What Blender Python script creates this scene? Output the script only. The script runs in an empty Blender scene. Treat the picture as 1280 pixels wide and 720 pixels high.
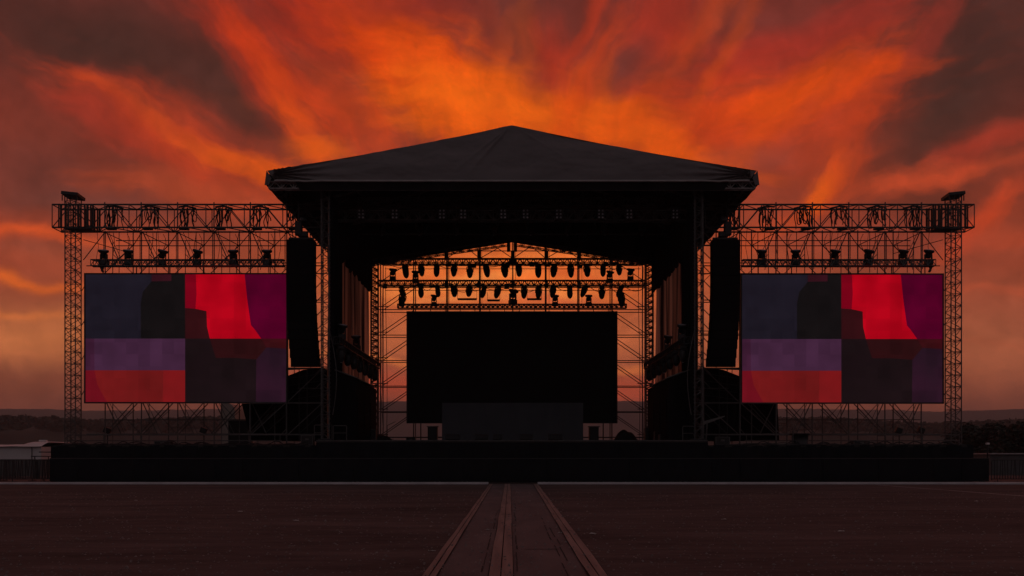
import bpy, bmesh, math, random
from mathutils import Vector, Matrix, noise as mnoise

random.seed(11)
S = bpy.context.scene
COL = S.collection
F = 1150.0            # focal length in photo pixels (1280 wide)
EYE = 1.25
HZ = 571.5            # horizon row in the photo
def X(px, y): return (px - 640.0) / F * y
def Z(py, y): return EYE + (HZ - py) / F * y
def P(px, py, y): return Vector((X(px, y), y, Z(py, y)))

# ------------------------------------------------------------------ materials
def lin(c):
    c = c / 255.0
    return c / 12.92 if c <= 0.04045 else ((c + 0.055) / 1.055) ** 2.4
def srgb(r, g, b): return (lin(r), lin(g), lin(b), 1.0)

def new_mat(name):
    m = bpy.data.materials.new(name); m.use_nodes = True
    nt = m.node_tree
    return m, nt, nt.nodes['Principled BSDF']

def mat(name, c0, c1=None, rough=0.6, metal=0.0, scale=6.0, detail=5.0, bump=0.0, bscale=None, stretch=(1,1,1), spec=0.5):
    """procedural surface: two-tone noise colour, uneven roughness and an optional bump"""
    m, nt, b = new_mat(name)
    c1 = c1 or tuple(v * 0.6 for v in c0)
    tc = nt.nodes.new('ShaderNodeTexCoord'); mp = nt.nodes.new('ShaderNodeMapping')
    mp.inputs['Scale'].default_value = stretch
    nt.links.new(tc.outputs['Object'], mp.inputs[0])
    n = nt.nodes.new('ShaderNodeTexNoise'); n.inputs['Scale'].default_value = scale; n.inputs['Detail'].default_value = detail
    nt.links.new(mp.outputs[0], n.inputs['Vector'])
    r = nt.nodes.new('ShaderNodeValToRGB')
    r.color_ramp.elements[0].position = 0.32; r.color_ramp.elements[1].position = 0.68
    r.color_ramp.elements[0].color = (*c1, 1); r.color_ramp.elements[1].color = (*c0, 1)
    nt.links.new(n.outputs['Fac'], r.inputs[0]); nt.links.new(r.outputs[0], b.inputs['Base Color'])
    mr = nt.nodes.new('ShaderNodeMapRange')
    mr.inputs['To Min'].default_value = max(0.05, rough - 0.12); mr.inputs['To Max'].default_value = min(1, rough + 0.12)
    nt.links.new(n.outputs['Fac'], mr.inputs['Value']); nt.links.new(mr.outputs[0], b.inputs['Roughness'])
    b.inputs['Metallic'].default_value = metal
    b.inputs['Specular IOR Level'].default_value = spec
    if bump:
        n2 = nt.nodes.new('ShaderNodeTexNoise'); n2.inputs['Scale'].default_value = bscale or scale * 3; n2.inputs['Detail'].default_value = 6
        nt.links.new(mp.outputs[0], n2.inputs['Vector'])
        bp = nt.nodes.new('ShaderNodeBump'); bp.inputs['Strength'].default_value = bump
        nt.links.new(n2.outputs['Fac'], bp.inputs['Height']); nt.links.new(bp.outputs[0], b.inputs['Normal'])
    return m

M = {}
M['steel'] = mat('galvanised_steel', (0.15,0.145,0.14), (0.085,0.083,0.08), rough=0.55, metal=0.35, scale=4)
M['alu'] = mat('worn_aluminium', (0.15,0.145,0.14), (0.08,0.078,0.076), rough=0.5, metal=0.4, scale=5)
M['black_steel'] = mat('black_painted_steel', (0.03,0.03,0.032), (0.016,0.016,0.017), rough=0.5, scale=5)
M['black'] = mat('black_plastic', (0.022,0.022,0.024), (0.013,0.013,0.014), rough=0.5, scale=8)
M['grille'] = mat('speaker_grille', (0.016,0.016,0.017), (0.009,0.009,0.01), rough=0.75, scale=40, bump=0.3)
M['trailer_skin'] = mat('weathered_trailer_skin', (0.34,0.28,0.24), (0.25,0.21,0.18), rough=.6, scale=1)
M['scrim'] = mat('grey_scrim', (0.14,0.14,0.14), (0.09,0.09,0.09), rough=.9, scale=2)
M['lit_alu'] = mat('lit_aluminium', (0.45,0.43,0.42), (0.32,0.30,0.29), rough=.5, scale=4)  # paler copy of the aluminium, so the front eave truss looks lit
M['stone'] = mat('grit_stone', (0.32,0.25,0.23), (0.10,0.075,0.07), rough=.9, scale=3)
M['array'] = mat('array_black', (0.007,0.007,0.008), (0.005,0.005,0.006), rough=.8, scale=6, spec=.15)
M['drape'] = mat('black_drape', (0.013,0.013,0.015), (0.007,0.007,0.008), rough=0.95, scale=3, bump=0.15, stretch=(1,1,.2), spec=0.1)
M['skirt'] = mat('black_skirt_cloth', (0.019,0.021,0.025), (0.011,0.012,0.015), rough=0.9, scale=1.2, bump=0.1, spec=0.15)
M['lining'] = mat('black_roof_lining', (0.022,0.02,0.021), (0.010,0.0095,0.010), rough=0.95, scale=1, spec=0.1)
M['canvas'] = mat('grey_roof_canvas', (0.19,0.165,0.165), (0.15,0.13,0.13), rough=0.7, scale=0.35, detail=8, bump=0.12, bscale=1.4, stretch=(1,1,2.5), spec=0.25)
M['hem'] = mat('canvas_hem', (0.5,0.46,0.45), (0.36,0.33,0.32), rough=0.7, scale=2)
M['riser'] = mat('grey_riser_cloth', (0.085,0.09,0.1), (0.072,0.077,0.086), rough=0.95, scale=0.8, spec=0.1)
M['screen_off'] = mat('dark_led_wall', (0.028,0.028,0.029), (0.022,0.022,0.023), rough=0.75, scale=0.6, spec=0.12)
M['deck'] = mat('stage_deck_board', (0.035,0.03,0.028), (0.02,0.018,0.017), rough=0.7, scale=1.5)
M['case'] = mat('flight_case_board', (0.03,0.028,0.028), (0.018,0.017,0.017), rough=0.6, scale=3)
M['tarp'] = mat('dark_tarpaulin', (0.02,0.019,0.02), (0.012,0.012,0.013), rough=0.8, scale=2, bump=0.4)
M['white_pvc'] = mat('white_pvc', (0.8,0.75,0.74), (0.68,0.63,0.62), rough=0.5, scale=0.8, detail=8)
M['grey_panel'] = mat('grey_painted_panel', (0.20,0.19,0.18), (0.14,0.135,0.13), rough=0.6, scale=1.5)
M['paper'] = mat('scrap_paper', (0.6,0.58,0.55), (0.45,0.43,0.4), rough=0.9, scale=20)
M['lens'] = mat('lamp_lens', (0.6,0.62,0.66), (0.45,0.45,0.5), rough=0.2, scale=8, spec=0.8)
M['rubber'] = mat('rail_board', (0.36,0.225,0.19), (0.20,0.13,0.115), rough=0.7, scale=1.1, detail=10, stretch=(6,.35,1), bump=0.25)
M['gap'] = mat('rail_groove', (0.02,0.018,0.017), (0.012,0.011,0.01), rough=0.9, scale=3)
M['kerb'] = mat('pale_edge_strip', (0.75,0.70,0.72), (0.55,0.51,0.53), rough=0.8, scale=1.3, detail=8)
M['paint'] = mat('worn_line_paint', (0.42,0.34,0.32), (0.20,0.15,0.14), rough=0.85, scale=1.5, detail=9)
M['bark'] = mat('bark', (0.06,0.045,0.035), (0.03,0.024,0.02), rough=0.95, scale=8, stretch=(1,1,.3))
M['leaf'] = mat('dark_leaf', (0.03,0.033,0.02), (0.018,0.02,0.013), rough=0.8, scale=0.6)
M['woods'] = mat('woodland_leaf', (0.045,0.042,0.03), (0.03,0.028,0.021), rough=0.9, scale=0.02, detail=8)
M['hill'] = mat('wooded_hill', (0.075,0.065,0.048), (0.04,0.036,0.028), rough=0.95, scale=0.012, detail=12, bump=0.6, bscale=0.06)

def curtain_mat():
    m, nt, b = new_mat('brown_stage_curtain')
    out = nt.nodes['Material Output']
    tc = nt.nodes.new('ShaderNodeTexCoord'); mp = nt.nodes.new('ShaderNodeMapping'); mp.inputs['Scale'].default_value = (1, 1.6, .07)
    nt.links.new(tc.outputs['Object'], mp.inputs[0])
    n = nt.nodes.new('ShaderNodeTexNoise'); n.inputs['Scale'].default_value = 1.3; n.inputs['Detail'].default_value = 4
    nt.links.new(mp.outputs[0], n.inputs[0])
    r = nt.nodes.new('ShaderNodeValToRGB'); r.color_ramp.elements[0].position = .40; r.color_ramp.elements[1].position = .66
    r.color_ramp.elements[0].color = (.05,.03,.028,1); r.color_ramp.elements[1].color = (.95,.56,.36,1)  # upright stripes in the cloth colour paint light and dark of the folds
    nt.links.new(n.outputs[0], r.inputs[0])
    b.inputs['Base Color'].default_value = (.045,.026,.020,1); b.inputs['Roughness'].default_value = .95
    t = nt.nodes.new('ShaderNodeBsdfTranslucent'); nt.links.new(r.outputs[0], t.inputs[0])
    mx = nt.nodes.new('ShaderNodeMixShader'); mx.inputs[0].default_value = .88
    nt.links.new(b.outputs[0], mx.inputs[1]); nt.links.new(t.outputs[0], mx.inputs[2]); nt.links.new(mx.outputs[0], out.inputs[0])
    return m
M['curtain'] = curtain_mat()

def ground_mat():
    m, nt, b = new_mat('dusty_asphalt')
    L = nt.links.new
    tc = nt.nodes.new('ShaderNodeTexCoord')
    def noise(scale, detail, st=(1,1,1), rough=.6):
        mp = nt.nodes.new('ShaderNodeMapping'); mp.inputs['Scale'].default_value = st
        L(tc.outputs['Object'], mp.inputs[0])
        n = nt.nodes.new('ShaderNodeTexNoise'); n.inputs['Scale'].default_value = scale; n.inputs['Detail'].default_value = detail; n.inputs['Roughness'].default_value = rough
        L(mp.outputs[0], n.inputs[0]); return n
    big = noise(.30, 9, (.5,1.3,1), .65); fine = noise(6, 10, (.6,1.4,1), .8); mid = noise(1.1, 10, (.4,1.7,1), .75)
    r = nt.nodes.new('ShaderNodeValToRGB'); r.color_ramp.elements[0].position = .30; r.color_ramp.elements[1].position = .72
    r.color_ramp.elements[0].color = (.048,.033,.030,1); r.color_ramp.elements[1].color = (.160,.106,.097,1)
    a = nt.nodes.new('ShaderNodeMath'); a.operation = 'MULTIPLY_ADD'; a.inputs[1].default_value = .5
    L(fine.outputs[0], a.inputs[0])
    a2 = nt.nodes.new('ShaderNodeMath'); a2.operation = 'MULTIPLY_ADD'; a2.inputs[1].default_value = .75
    a3 = nt.nodes.new('ShaderNodeMath'); a3.operation = 'MULTIPLY_ADD'; a3.inputs[1].default_value = .75; a3.inputs[2].default_value = -.45
    L(big.outputs[0], a3.inputs[0]); L(mid.outputs[0], a2.inputs[0]); L(a3.outputs[0], a2.inputs[2]); L(a2.outputs[0], a.inputs[2])
    L(a.outputs[0], r.inputs[0]); L(r.outputs[0], b.inputs['Base Color'])
    b.inputs['Roughness'].default_value = .9; b.inputs['Specular IOR Level'].default_value = .12
    bp = nt.nodes.new('ShaderNodeBump'); bp.inputs['Strength'].default_value = .5; bp.inputs['Distance'].default_value = .03
    L(a.outputs[0], bp.inputs['Height']); L(bp.outputs[0], b.inputs['Normal'])
    return m
M['ground'] = ground_mat()

def lit(name, c, c2=None):
    """a lit LED surface: the picture the wall shows, a little uneven from module to module"""
    m, nt, b = new_mat(name)
    c2 = c2 or tuple(int(v * .86) for v in c)
    tc = nt.nodes.new('ShaderNodeTexCoord')
    n = nt.nodes.new('ShaderNodeTexNoise'); n.inputs['Scale'].default_value = .55; n.inputs['Detail'].default_value = 2
    nt.links.new(tc.outputs['Object'], n.inputs[0])
    r = nt.nodes.new('ShaderNodeValToRGB'); r.color_ramp.elements[0].position = .35; r.color_ramp.elements[1].position = .65
    r.color_ramp.elements[0].color = srgb(*c2); r.color_ramp.elements[1].color = srgb(*c)
    nt.links.new(n.outputs[0], r.inputs[0])
    sn = nt.nodes.new('ShaderNodeVectorMath'); sn.operation = 'SNAP'; sn.inputs[1].default_value = (.64,5,.64)
    nt.links.new(tc.outputs['Object'], sn.inputs[0])
    wn = nt.nodes.new('ShaderNodeTexWhiteNoise'); nt.links.new(sn.outputs[0], wn.inputs['Vector'])
    sm = nt.nodes.new('ShaderNodeMapRange'); sm.inputs['To Min'].default_value = .88; sm.inputs['To Max'].default_value = 1.1
    nt.links.new(wn.outputs['Value'], sm.inputs['Value']); nt.links.new(sm.outputs[0], b.inputs['Emission Strength'])
    b.inputs['Base Color'].default_value = (.004,.004,.004,1); b.inputs['Roughness'].default_value = .8; b.inputs['Specular IOR Level'].default_value = .1
    nt.links.new(r.outputs[0], b.inputs['Emission Color'])
    return m

# ------------------------------------------------------------------ mesh builder
class MB:
    def __init__(s): s.v = []; s.f = []; s.mi = []
    def add(s, vs, fs, mi=0):
        o = len(s.v); s.v += [tuple(v) for v in vs]
        s.f += [tuple(i + o for i in f) for f in fs]; s.mi += [mi] * len(fs)
        return s
    def box(s, c, d, rot=None, mi=0, bev=0.0):
        hx, hy, hz = d[0]/2, d[1]/2, d[2]/2
        c = Vector(c)
        if bev:
            bm = bmesh.new(); bmesh.ops.create_cube(bm, size=1.0)
            for v in bm.verts: v.co = Vector((v.co.x*d[0], v.co.y*d[1], v.co.z*d[2]))
            bmesh.ops.bevel(bm, geom=list(bm.edges), offset=bev, segments=2, affect='EDGES', profile=.6)
            vs = [v.co.copy() for v in bm.verts]; bm.verts.index_update()
            fs = [[v.index for v in f.verts] for f in bm.faces]; bm.free()
        else:
            vs = [Vector((x,y,z)) for x in (-hx,hx) for y in (-hy,hy) for z in (-hz,hz)]
            fs = [(0,1,3,2),(4,6,7,5),(0,4,5,1),(2,3,7,6),(0,2,6,4),(1,5,7,3)]
        if rot is not None: vs = [rot @ v for v in vs]
        return s.add([v + c for v in vs], fs, mi)
    def tube(s, a, b, r, n=6, mi=0, r2=None):
        a = Vector(a); b = Vector(b); d = b - a
        if d.length < 1e-6: return s
        d.normalize(); u = d.orthogonal().normalized(); w = d.cross(u)
        r2 = r if r2 is None else r2
        vs = []
        for (p, rr) in ((a, r), (b, r2)):
            for k in range(n):
                t = 2*math.pi*k/n
                vs.append(p + (u*math.cos(t) + w*math.sin(t))*rr)
        fs = [(k, (k+1)%n, n+(k+1)%n, n+k) for k in range(n)]
        fs += [tuple(range(n-1,-1,-1)), tuple(range(n, 2*n))]
        return s.add(vs, fs, mi)
    def path(s, pts, r, n=5, mi=0):
        pts = [Vector(p) for p in pts]; rings = []
        for i, p in enumerate(pts):
            d = (pts[min(i+1, len(pts)-1)] - pts[max(i-1, 0)]).normalized()
            ref = Vector((0,1,0)) if abs(d.y) < .9 else Vector((1,0,0))
            u = d.cross(ref).normalized(); w = d.cross(u)
            rings += [p + (u*math.cos(2*math.pi*k/n) + w*math.sin(2*math.pi*k/n))*r for k in range(n)]
        fs = []
        for i in range(len(pts)-1):
            for k in range(n):
                fs.append((i*n+k, i*n+(k+1)%n, (i+1)*n+(k+1)%n, (i+1)*n+k))
        fs += [tuple(range(n-1,-1,-1)), tuple(range((len(pts)-1)*n, len(pts)*n))]
        return s.add(rings, fs, mi)
    def lathe(s, prof, M4, n=12, mi=0):
        vs = []; fs = []
        for (r, z) in prof:
            for k in range(n):
                t = 2*math.pi*k/n; vs.append(M4 @ Vector((r*math.cos(t), r*math.sin(t), z)))
        for i in range(len(prof)-1):
            for k in range(n):
                fs.append((i*n+k, i*n+(k+1)%n, (i+1)*n+(k+1)%n, (i+1)*n+k))
        fs += [tuple(range(n-1,-1,-1)), tuple(range((len(prof)-1)*n, len(prof)*n))]
        return s.add(vs, fs, mi)
    def grid(s, fn, nu, nv, mi=0):
        vs = [fn(i/nu, j/nv) for j in range(nv+1) for i in range(nu+1)]
        fs = [(j*(nu+1)+i, j*(nu+1)+i+1, (j+1)*(nu+1)+i+1, (j+1)*(nu+1)+i) for j in range(nv) for i in range(nu)]
        return s.add(vs, fs, mi)
    def prism(s, poly, ext, mi=0):
        """poly: list of points; ext: vector"""
        e = Vector(ext); n = len(poly); vs = [Vector(p) for p in poly]; vs += [v + e for v in vs]
        fs = [tuple(range(n)), tuple(range(2*n-1, n-1, -1))] + [(k, n+k, n+(k+1)%n, (k+1)%n) for k in range(n)]
        return s.add(vs, fs, mi)
    def build(s, name, m, parent=None, smooth=False):
        me = bpy.data.meshes.new(name)
        off = parent_world(parent) if parent else Vector((0,0,0))
        me.from_pydata([tuple(Vector(v) - off) for v in s.v], [], s.f)
        ms = m if isinstance(m, (list, tuple)) else [m]
        for q in ms: me.materials.append(M[q] if isinstance(q, str) else q)
        if len(ms) > 1:
            for p, i in zip(me.polygons, s.mi): p.material_index = i
        me.validate(); me.update()
        bm = bmesh.new(); bm.from_mesh(me); bmesh.ops.recalc_face_normals(bm, faces=bm.faces); bm.to_mesh(me); bm.free()
        if smooth:
            for p in me.polygons: p.use_smooth = True
        o = bpy.data.objects.new(name, me); COL.objects.link(o)
        if parent: o.parent = parent
        return o

def parent_world(o):
    v = Vector((0,0,0))
    while o is not None: v += o.location; o = o.parent
    return v

def tag(o, label=None, cat=None, group=None, kind=None):
    if label: o['label'] = label
    if cat: o['category'] = cat
    if group: o['group'] = group
    if kind: o['kind'] = kind
    return o
def thing(name, label, cat, loc=(0,0,0), group=None):
    o = bpy.data.objects.new(name, None); o.empty_display_size = .3; COL.objects.link(o)
    o.location = loc
    return tag(o, label, cat, group)
def copy_tree(o, parent=None):
    c = o.copy(); COL.objects.link(c)
    if parent is not None: c.parent = parent
    for ch in list(o.children): copy_tree(ch, c)
    return c
ORD = ['leftmost','second','third','fourth','fifth','sixth','seventh','eighth','ninth','tenth','eleventh','twelfth','thirteenth','fourteenth']
def nth(i, n):
    """i-th of n counted from the nearer end, in words"""
    if i == 0: return 'leftmost'
    if i == n-1: return 'rightmost'
    if i < (n+1)//2: return ORD[i] + ' from left'
    return ORD[n-1-i] + ' from right'
SIDE = {-1: 'left', 1: 'right'}
def rx(a): return Matrix.Rotation(a, 3, 'X')
def ry(a): return Matrix.Rotation(a, 3, 'Y')
def rz(a): return Matrix.Rotation(a, 3, 'Z')

# ------------------------------------------------------------------ truss makers
def box_truss(root, a, b, w, h, panel, rc=.03, rl=.016, m='alu', up=Vector((0,0,1)), double=True):
    """square truss from a to b (axis along the centre), four chords and four lattice faces as parts"""
    a = Vector(a); b = Vector(b); d = (b-a); L = d.length; d.normalize()
    side = d.cross(up).normalized(); u2 = side.cross(d).normalized()
    cs = {}
    for si in (-1, 1):
        for ui in (-1, 1):
            off = side*si*w/2 + u2*ui*h/2
            cs[(si,ui)] = off
            MB().tube(a+off, b+off, rc).build('chord', m, root)
    n = max(2, round(L/panel))
    faces = [((-1,-1),(-1,1)), ((1,-1),(1,1)), ((-1,1),(1,1)), ((-1,-1),(1,-1))]
    for fi, (p, q) in enumerate(faces):
        g = MB()
        for i in range(n):
            t0 = a + d*(L*i/n); t1 = a + d*(L*(i+1)/n); tm = (t0+t1)/2
            o0, o1 = (cs[p], cs[q]) if (i % 2 == 0 or double) else (cs[q], cs[p])
            if double:
                g.tube(t0+o0, tm+o1, rl, 5); g.tube(tm+o1, t1+o0, rl, 5)
            else:
                g.tube(t0+o0, t1+o1, rl, 5)
            g.tube(t0+cs[p], t0+cs[q], rl, 5)
        g.tube(b+cs[p], b+cs[q], rl, 5)
        g.build('lattice', m, root)

def moving_head_hanging():
    """built at origin: the clamp top at z=0, hangs down"""
    r = thing('moving_head_light', None, 'stage light')
    MB().box((0,0,-.10), (.34,.26,.16), bev=.03).box((-.1,0,.02), (.05,.07,.10)).box((.1,0,.02), (.05,.07,.10)).build('base', 'black', r)
    y = MB()
    for s in (-1,1): y.box((s*.215,0,-.34), (.04,.14,.34), bev=.015)
    y.box((0,0,-.2), (.46,.12,.05), bev=.01)
    y.build('yoke', 'black', r)
    T = Matrix.Translation((0,0,-.47))
    hd = MB().lathe([(.08,.26),(.16,.22),(.195,.10),(.205,-.04),(.195,-.16),(.16,-.28),(.115,-.36),(.075,-.395)], T, 14).build('head', 'black', r, True)
    MB().lathe([(.07,-.396),(.072,-.40),(.045,-.42),(.01,-.43)], T, 14).build('lens', 'lens', hd, True)
    return r
def moving_head_upright():
    """base at z=0, stands up, head tilted"""
    r = thing('moving_head_light', None, 'stage light')
    MB().box((0,0,.12), (.40,.34,.24), bev=.03).build('base', 'black', r)
    y = MB()
    for s in (-1,1): y.box((s*.17,0,.40), (.055,.15,.36), bev=.015)
    y.box((0,0,.265), (.38,.15,.06), bev=.01)
    y.build('yoke', 'black', r)
    T = Matrix.Translation((0,-.02,.56)) @ Matrix.Rotation(math.radians(14), 4, 'X') @ Matrix.Rotation(math.radians(8), 4, 'Y')
    hd = MB().lathe([(.09,-.22),(.145,-.16),(.15,.02),(.20,.08),(.265,.12),(.275,.20),(.25,.235)], T, 14).build('head', 'black', r, True)
    MB().lathe([(.225,.236),(.20,.245),(.10,.258),(.01,.262)], T, 14).build('lens', 'lens', hd, True)
    return r
HANG = moving_head_hanging(); UPR = moving_head_upright()
used = {}
def put(proto, loc, label, group, rot=(0,0,0), scale=1.0):
    """place a copy of a prototype; the first call moves the prototype itself"""
    o = proto if proto.name not in used else copy_tree(proto)
    used[proto.name] = 1
    o.location = loc; o.rotation_euler = rot; o.scale = (scale,)*3
    tag(o, label, None, group)
    return o

# ================================================================== ROOF
YF, YB, HW = 46.0, 61.0, 12.25
ZE, ZR = 15.58, 18.6
roof = thing('stage_roof', 'big grey canvas gable roof with black underside over the main stage', 'stage roof', (0,YF,0))
def wr(x, z, y=0): return mnoise.fractal(Vector((x*.55, z*1.1, y*.5)), 1.0, 2.1, 5)
def canopy(u, t):
    s = u*2-1
    a = abs(s)
    xb = s*11.85; zb = 15.07
    if a > .985: pass
    xt = s*12.24; zt = ZE + (ZR-ZE)*(1-a) - .10*math.sin(math.pi*a)*1.0
    x = xb + (xt-xb)*t; z = zb + (zt-zb)*t
    y = YF + 2.1*t*(1-a)
    # tension folds fanning from the peak and from the corners
    px_, pz_ = x, z - ZR
    ang = math.atan2(px_, -pz_ + .001)
    rad = math.hypot(px_, pz_)
    y += -.20*math.exp(-((ang+.62)/.045)**2)*min(1, rad/1.2)*math.exp(-(rad/2.6)**2)
    y += -.10*math.exp(-((ang+.78)/.03)**2)*min(1, rad/1.2)*math.exp(-(rad/3.0)**2)
    y += -.07*math.exp(-((ang-.9)/.04)**2)*min(1, rad/1.2)*math.exp(-(rad/3.0)**2)
    for sg in (-1, 1):
        dx = (x - sg*11.9)*-sg; dz = z - 15.4
        if dx > 0:
            rr = math.hypot(dx, dz); an = math.atan2(dz, dx)
            y += -.09*math.exp(-(rr/2.6)**2)*math.sin(an*38)
    y += .10*wr(x, z) * min(1, 4*t) - .10*math.sin(math.pi*t)*(1-a*.5)
    return Vector((x, y, z))
MB().grid(canopy, 420, 44).build('front_canopy', 'canvas', roof, True)
hem = MB()
hp = [canopy(i/80, 0) + Vector((0,-.03,-.02)) for i in range(81)]
hem.path(hp, .055, 6).build('hem', 'hem', roof, True)
MB().prism([(-10.9,YF+.05,15.10),(10.9,YF+.05,15.10),(10.6,YF+.05,14.62),(-10.6,YF+.05,14.62)], (0,.02,0)).build('shade_valance', 'lining', roof)  # black strip over the truss middle, standing in for the shade there
for s in (-1,1):
    def slope(u, v, s=s):
        a = v
        y0 = YF + 2.1*(1-a)
        y = y0 + (YB - y0)*u
        z = ZE + (ZR-ZE)*(1-a) - .10*math.sin(math.pi*a) - .22*math.sin(math.pi*((u*5) % 1.0))*.3
        return Vector((s*12.24*a, y, z))
    MB().grid(slope, 30, 10).build('roof_fabric', 'canvas', roof, True)
    MB().grid(lambda u, v, s=s: slope(u, v, s) + Vector((0, .1 if u < .5 else -.05, -.16)), 30, 10).build('roof_lining', 'lining', roof, True)
    # side skirt of the eave: a soft strip of cloth over the eave truss, with a wrapped front corner
    def skirt(u, v, s=s):
        y = YF - .02 + (YB - YF)*u
        return Vector((s*(12.26 + .06*v + .02*math.sin(y*3)), y, ZE - .02 - .70*v + .03*math.sin(y*2.2)*v))
    MB().grid(skirt, 60, 4).build('eave_skirt', 'lining', roof, True)
    MB().prism([(s*12.27,YF-.03,ZE),(s*12.36,YF-.05,14.84),(s*12.14,YF-.05,14.86),(s*12.02,YF-.04,15.2)], (0,.03,0)).build('corner_flap', 'canvas', roof)
    # eave truss
    sub = thing('eave_truss', None, None); sub.parent = roof
    box_truss(sub, (s*12.0,YF+.25,15.1-.05), (s*12.0,YB,15.05), .45, .42, .9, .03, .016, 'alu')
    # rafter of the rear gable
    sub = thing('gable_truss', None, None); sub.parent = roof
    box_truss(sub, (s*11.9,YB-.2,13.72), (s*.15,YB-.2,15.43), .4, .34, .55, .03, .017, 'alu')
    MB().box((s*.45/2,YB-.2,15.3), (.22,.3,.9)).build('gable_bracket', 'black_steel', roof)
sub = thing('eave_truss', None, None); sub.parent = roof
box_truss(sub, (-12.2,YF+.28,14.90), (12.2,YF+.28,14.90), .30, .34, .62, .034, .024, 'lit_alu')
# rear gable cloth
bg = [(-12.24,YB,ZE-.02),(0,YB,ZR-.05),(12.24,YB,ZE-.02),(12.24,YB,13.55),(0,YB,15.50),(-12.24,YB,13.55)]
MB().prism(bg, (0,.03,0)).build('gable_cloth', 'lining', roof)
for yy in (50.5, 53.5, 56.5):
    for s in (-1,1):
        for q in range(5):
            MB().tube((s*(2.2*q+1.0),yy,14.95), (s*(2.2*q+(2.1 if q%2 else .2)),yy,17.95-.24*2.2*q-.35), .035, 5).build('strut', 'alu', roof)
        MB().tube((s*12,yy,15.0), (0,yy,17.95), .06).build('rafter', 'alu', roof)
    MB().tube((-12,yy,14.95), (12,yy,14.95), .05).build('tie_beam', 'alu', roof)

# towers carrying the roof
def mast(label, cx, y, z0, z1, w, d, cat='lattice tower', panel=.62, m='alu', rc=.032, rl=.017, group=None, yoff=True):
    r = thing('lattice_tower', label, cat, (cx, y, z0), group)
    box_truss(r, (cx, y, z0+.08), (cx, y, z1), w, d, panel, rc, rl, m, up=Vector((0,1,0)))
    MB().box((cx, y, z0+.04), (w+.3, d+.3, .08)).build('base_plate', 'black_steel', r)
    return r
for s in (-1,1):
    mast(f'slim lattice tower holding the {SIDE[s]} front corner of the stage roof', s*9.48, 46.9, 2.11, 15.0, .40, .40)
    mast(f'slim lattice tower at the {SIDE[s]} back corner of the stage beside the curtain', s*9.05, 60.6, 2.11, 14.0, .46, .40, panel=.42, rl=.028)
    rl = thing('guy_cable', f'thin slack cable hanging down the inside of the {SIDE[s]} front tower', 'cable', (s*9.2,46.9,2.2))
    MB().path([(s*(9.25-.28*math.sin(t*3.0)-.1*t), 46.75, 7.6 - 4.2*t) for t in [i/14 for i in range(15)]], .022, 5).build('line', 'steel', rl)

# ================================================================== STAGE PLATFORMS
main = thing('stage_platform', 'raised black main stage platform with cloth front', 'stage', (0,46,0))
MB().box((0, 54.0, 2.05), (19.6, 16.0, .12)).build('deck', 'deck', main)
def fold_front(x0, x1, y, z1, amp=.02):
    return lambda u, v: Vector((x0+(x1-x0)*u, y + amp*math.sin(u*(x1-x0)*7.0 + .8*math.sin(u*31)) + .01*math.sin(v*9), .02 + (z1-.02)*v))
MB().grid(fold_front(-9.8, 9.8, 46.0, 1.985), 260, 4).build('front_skirt', 'skirt', main, True)
for s in (-1,1):
    MB().box((s*9.78,54.1,1.0), (.03,15.8,1.97)).build('side_skirt', 'skirt', main)
MB().box((0,46.02,2.075), (19.58,.06,.05)).build('edge_strip', 'alu', main)
for s in (-1,1):
    x0, x1 = sorted((s*9.82, s*23.15))
    w = thing('stage_wing', f'low black side platform under the {SIDE[s]} video screen', 'stage', (s*16.5,46.2,0))
    MB().box(((x0+x1)/2, 49.6, 1.80), (x1-x0, 6.8, .10)).build('deck', 'deck', w)
    MB().grid(fold_front(x0, x1, 46.18, 1.85, .03), 180, 4).build('front_skirt', 'skirt', w, True)
    MB().box((s*23.13,49.6,.9), (.03,6.7,1.7)).build('side_skirt', 'skirt', w)
    MB().box(((x0+x1)/2, 53.0,.9), (x1-x0,.03,1.7)).build('rear_skirt', 'skirt', w)
    # loose cloth and cable lying along the front edge
    c = thing('cable_run', f'loose black cables lying along the front edge of the {SIDE[s]} wing', 'cable', (s*16.5,46.5,1.86))
    for q in range(3):
        pts = []
        for i in range(60):
            t = i/59; xx = s*(22.6 - 12.3*t)
            pts.append((xx, 46.45 + .12*q + .1*math.sin(t*40+q*2), 1.885 + .12*max(0, mnoise.noise(Vector((xx*1.3, q*5.1, 2))))*3))
        MB().path(pts, .028, 5).build('cable', 'black', c)

# crowd barricade: a line of black panels
xs0, xs1 = X(62, 44.2), X(1236, 44.2)
nb = 34; bw = (xs1-xs0)/nb
bar0 = None
for i in range(nb):
    cx = xs0 + bw*(i+.5)
    if i == 0:
        bar0 = thing('crowd_barricade', None, 'barricade', (cx, 44.2, 0))
        MB().box((cx,44.2,.63), (bw-.012,.03,1.08), bev=.008).build('panel', 'skirt', bar0)
        MB().tube((cx-bw/2+.01,44.2,1.185), (cx+bw/2-.01,44.2,1.185), .022, 8).build('top_rail', 'black_steel', bar0)
        MB().box((cx,44.05,.035), (bw-.03,.62,.03)).build('foot_plate', 'black_steel', bar0)
        for s in (-1,1):
            MB().tube((cx+s*(bw/2-.12),44.23,.05), (cx+s*(bw/2-.12),44.9,.05), .025).tube((cx+s*(bw/2-.12),44.23,1.1), (cx+s*(bw/2-.12),44.9,.05), .022).build('brace', 'black_steel', bar0)
        o = bar0
    else:
        o = copy_tree(bar0)
    o.location = (cx, 44.2 + random.uniform(-.02,.02), 0)
    o.rotation_euler = (0,0,random.uniform(-.006,.006))
    tag(o, 'black panel crowd barricade, one of the long row before the stage', 'barricade', 'crowd barricades along the stage front')

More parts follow.
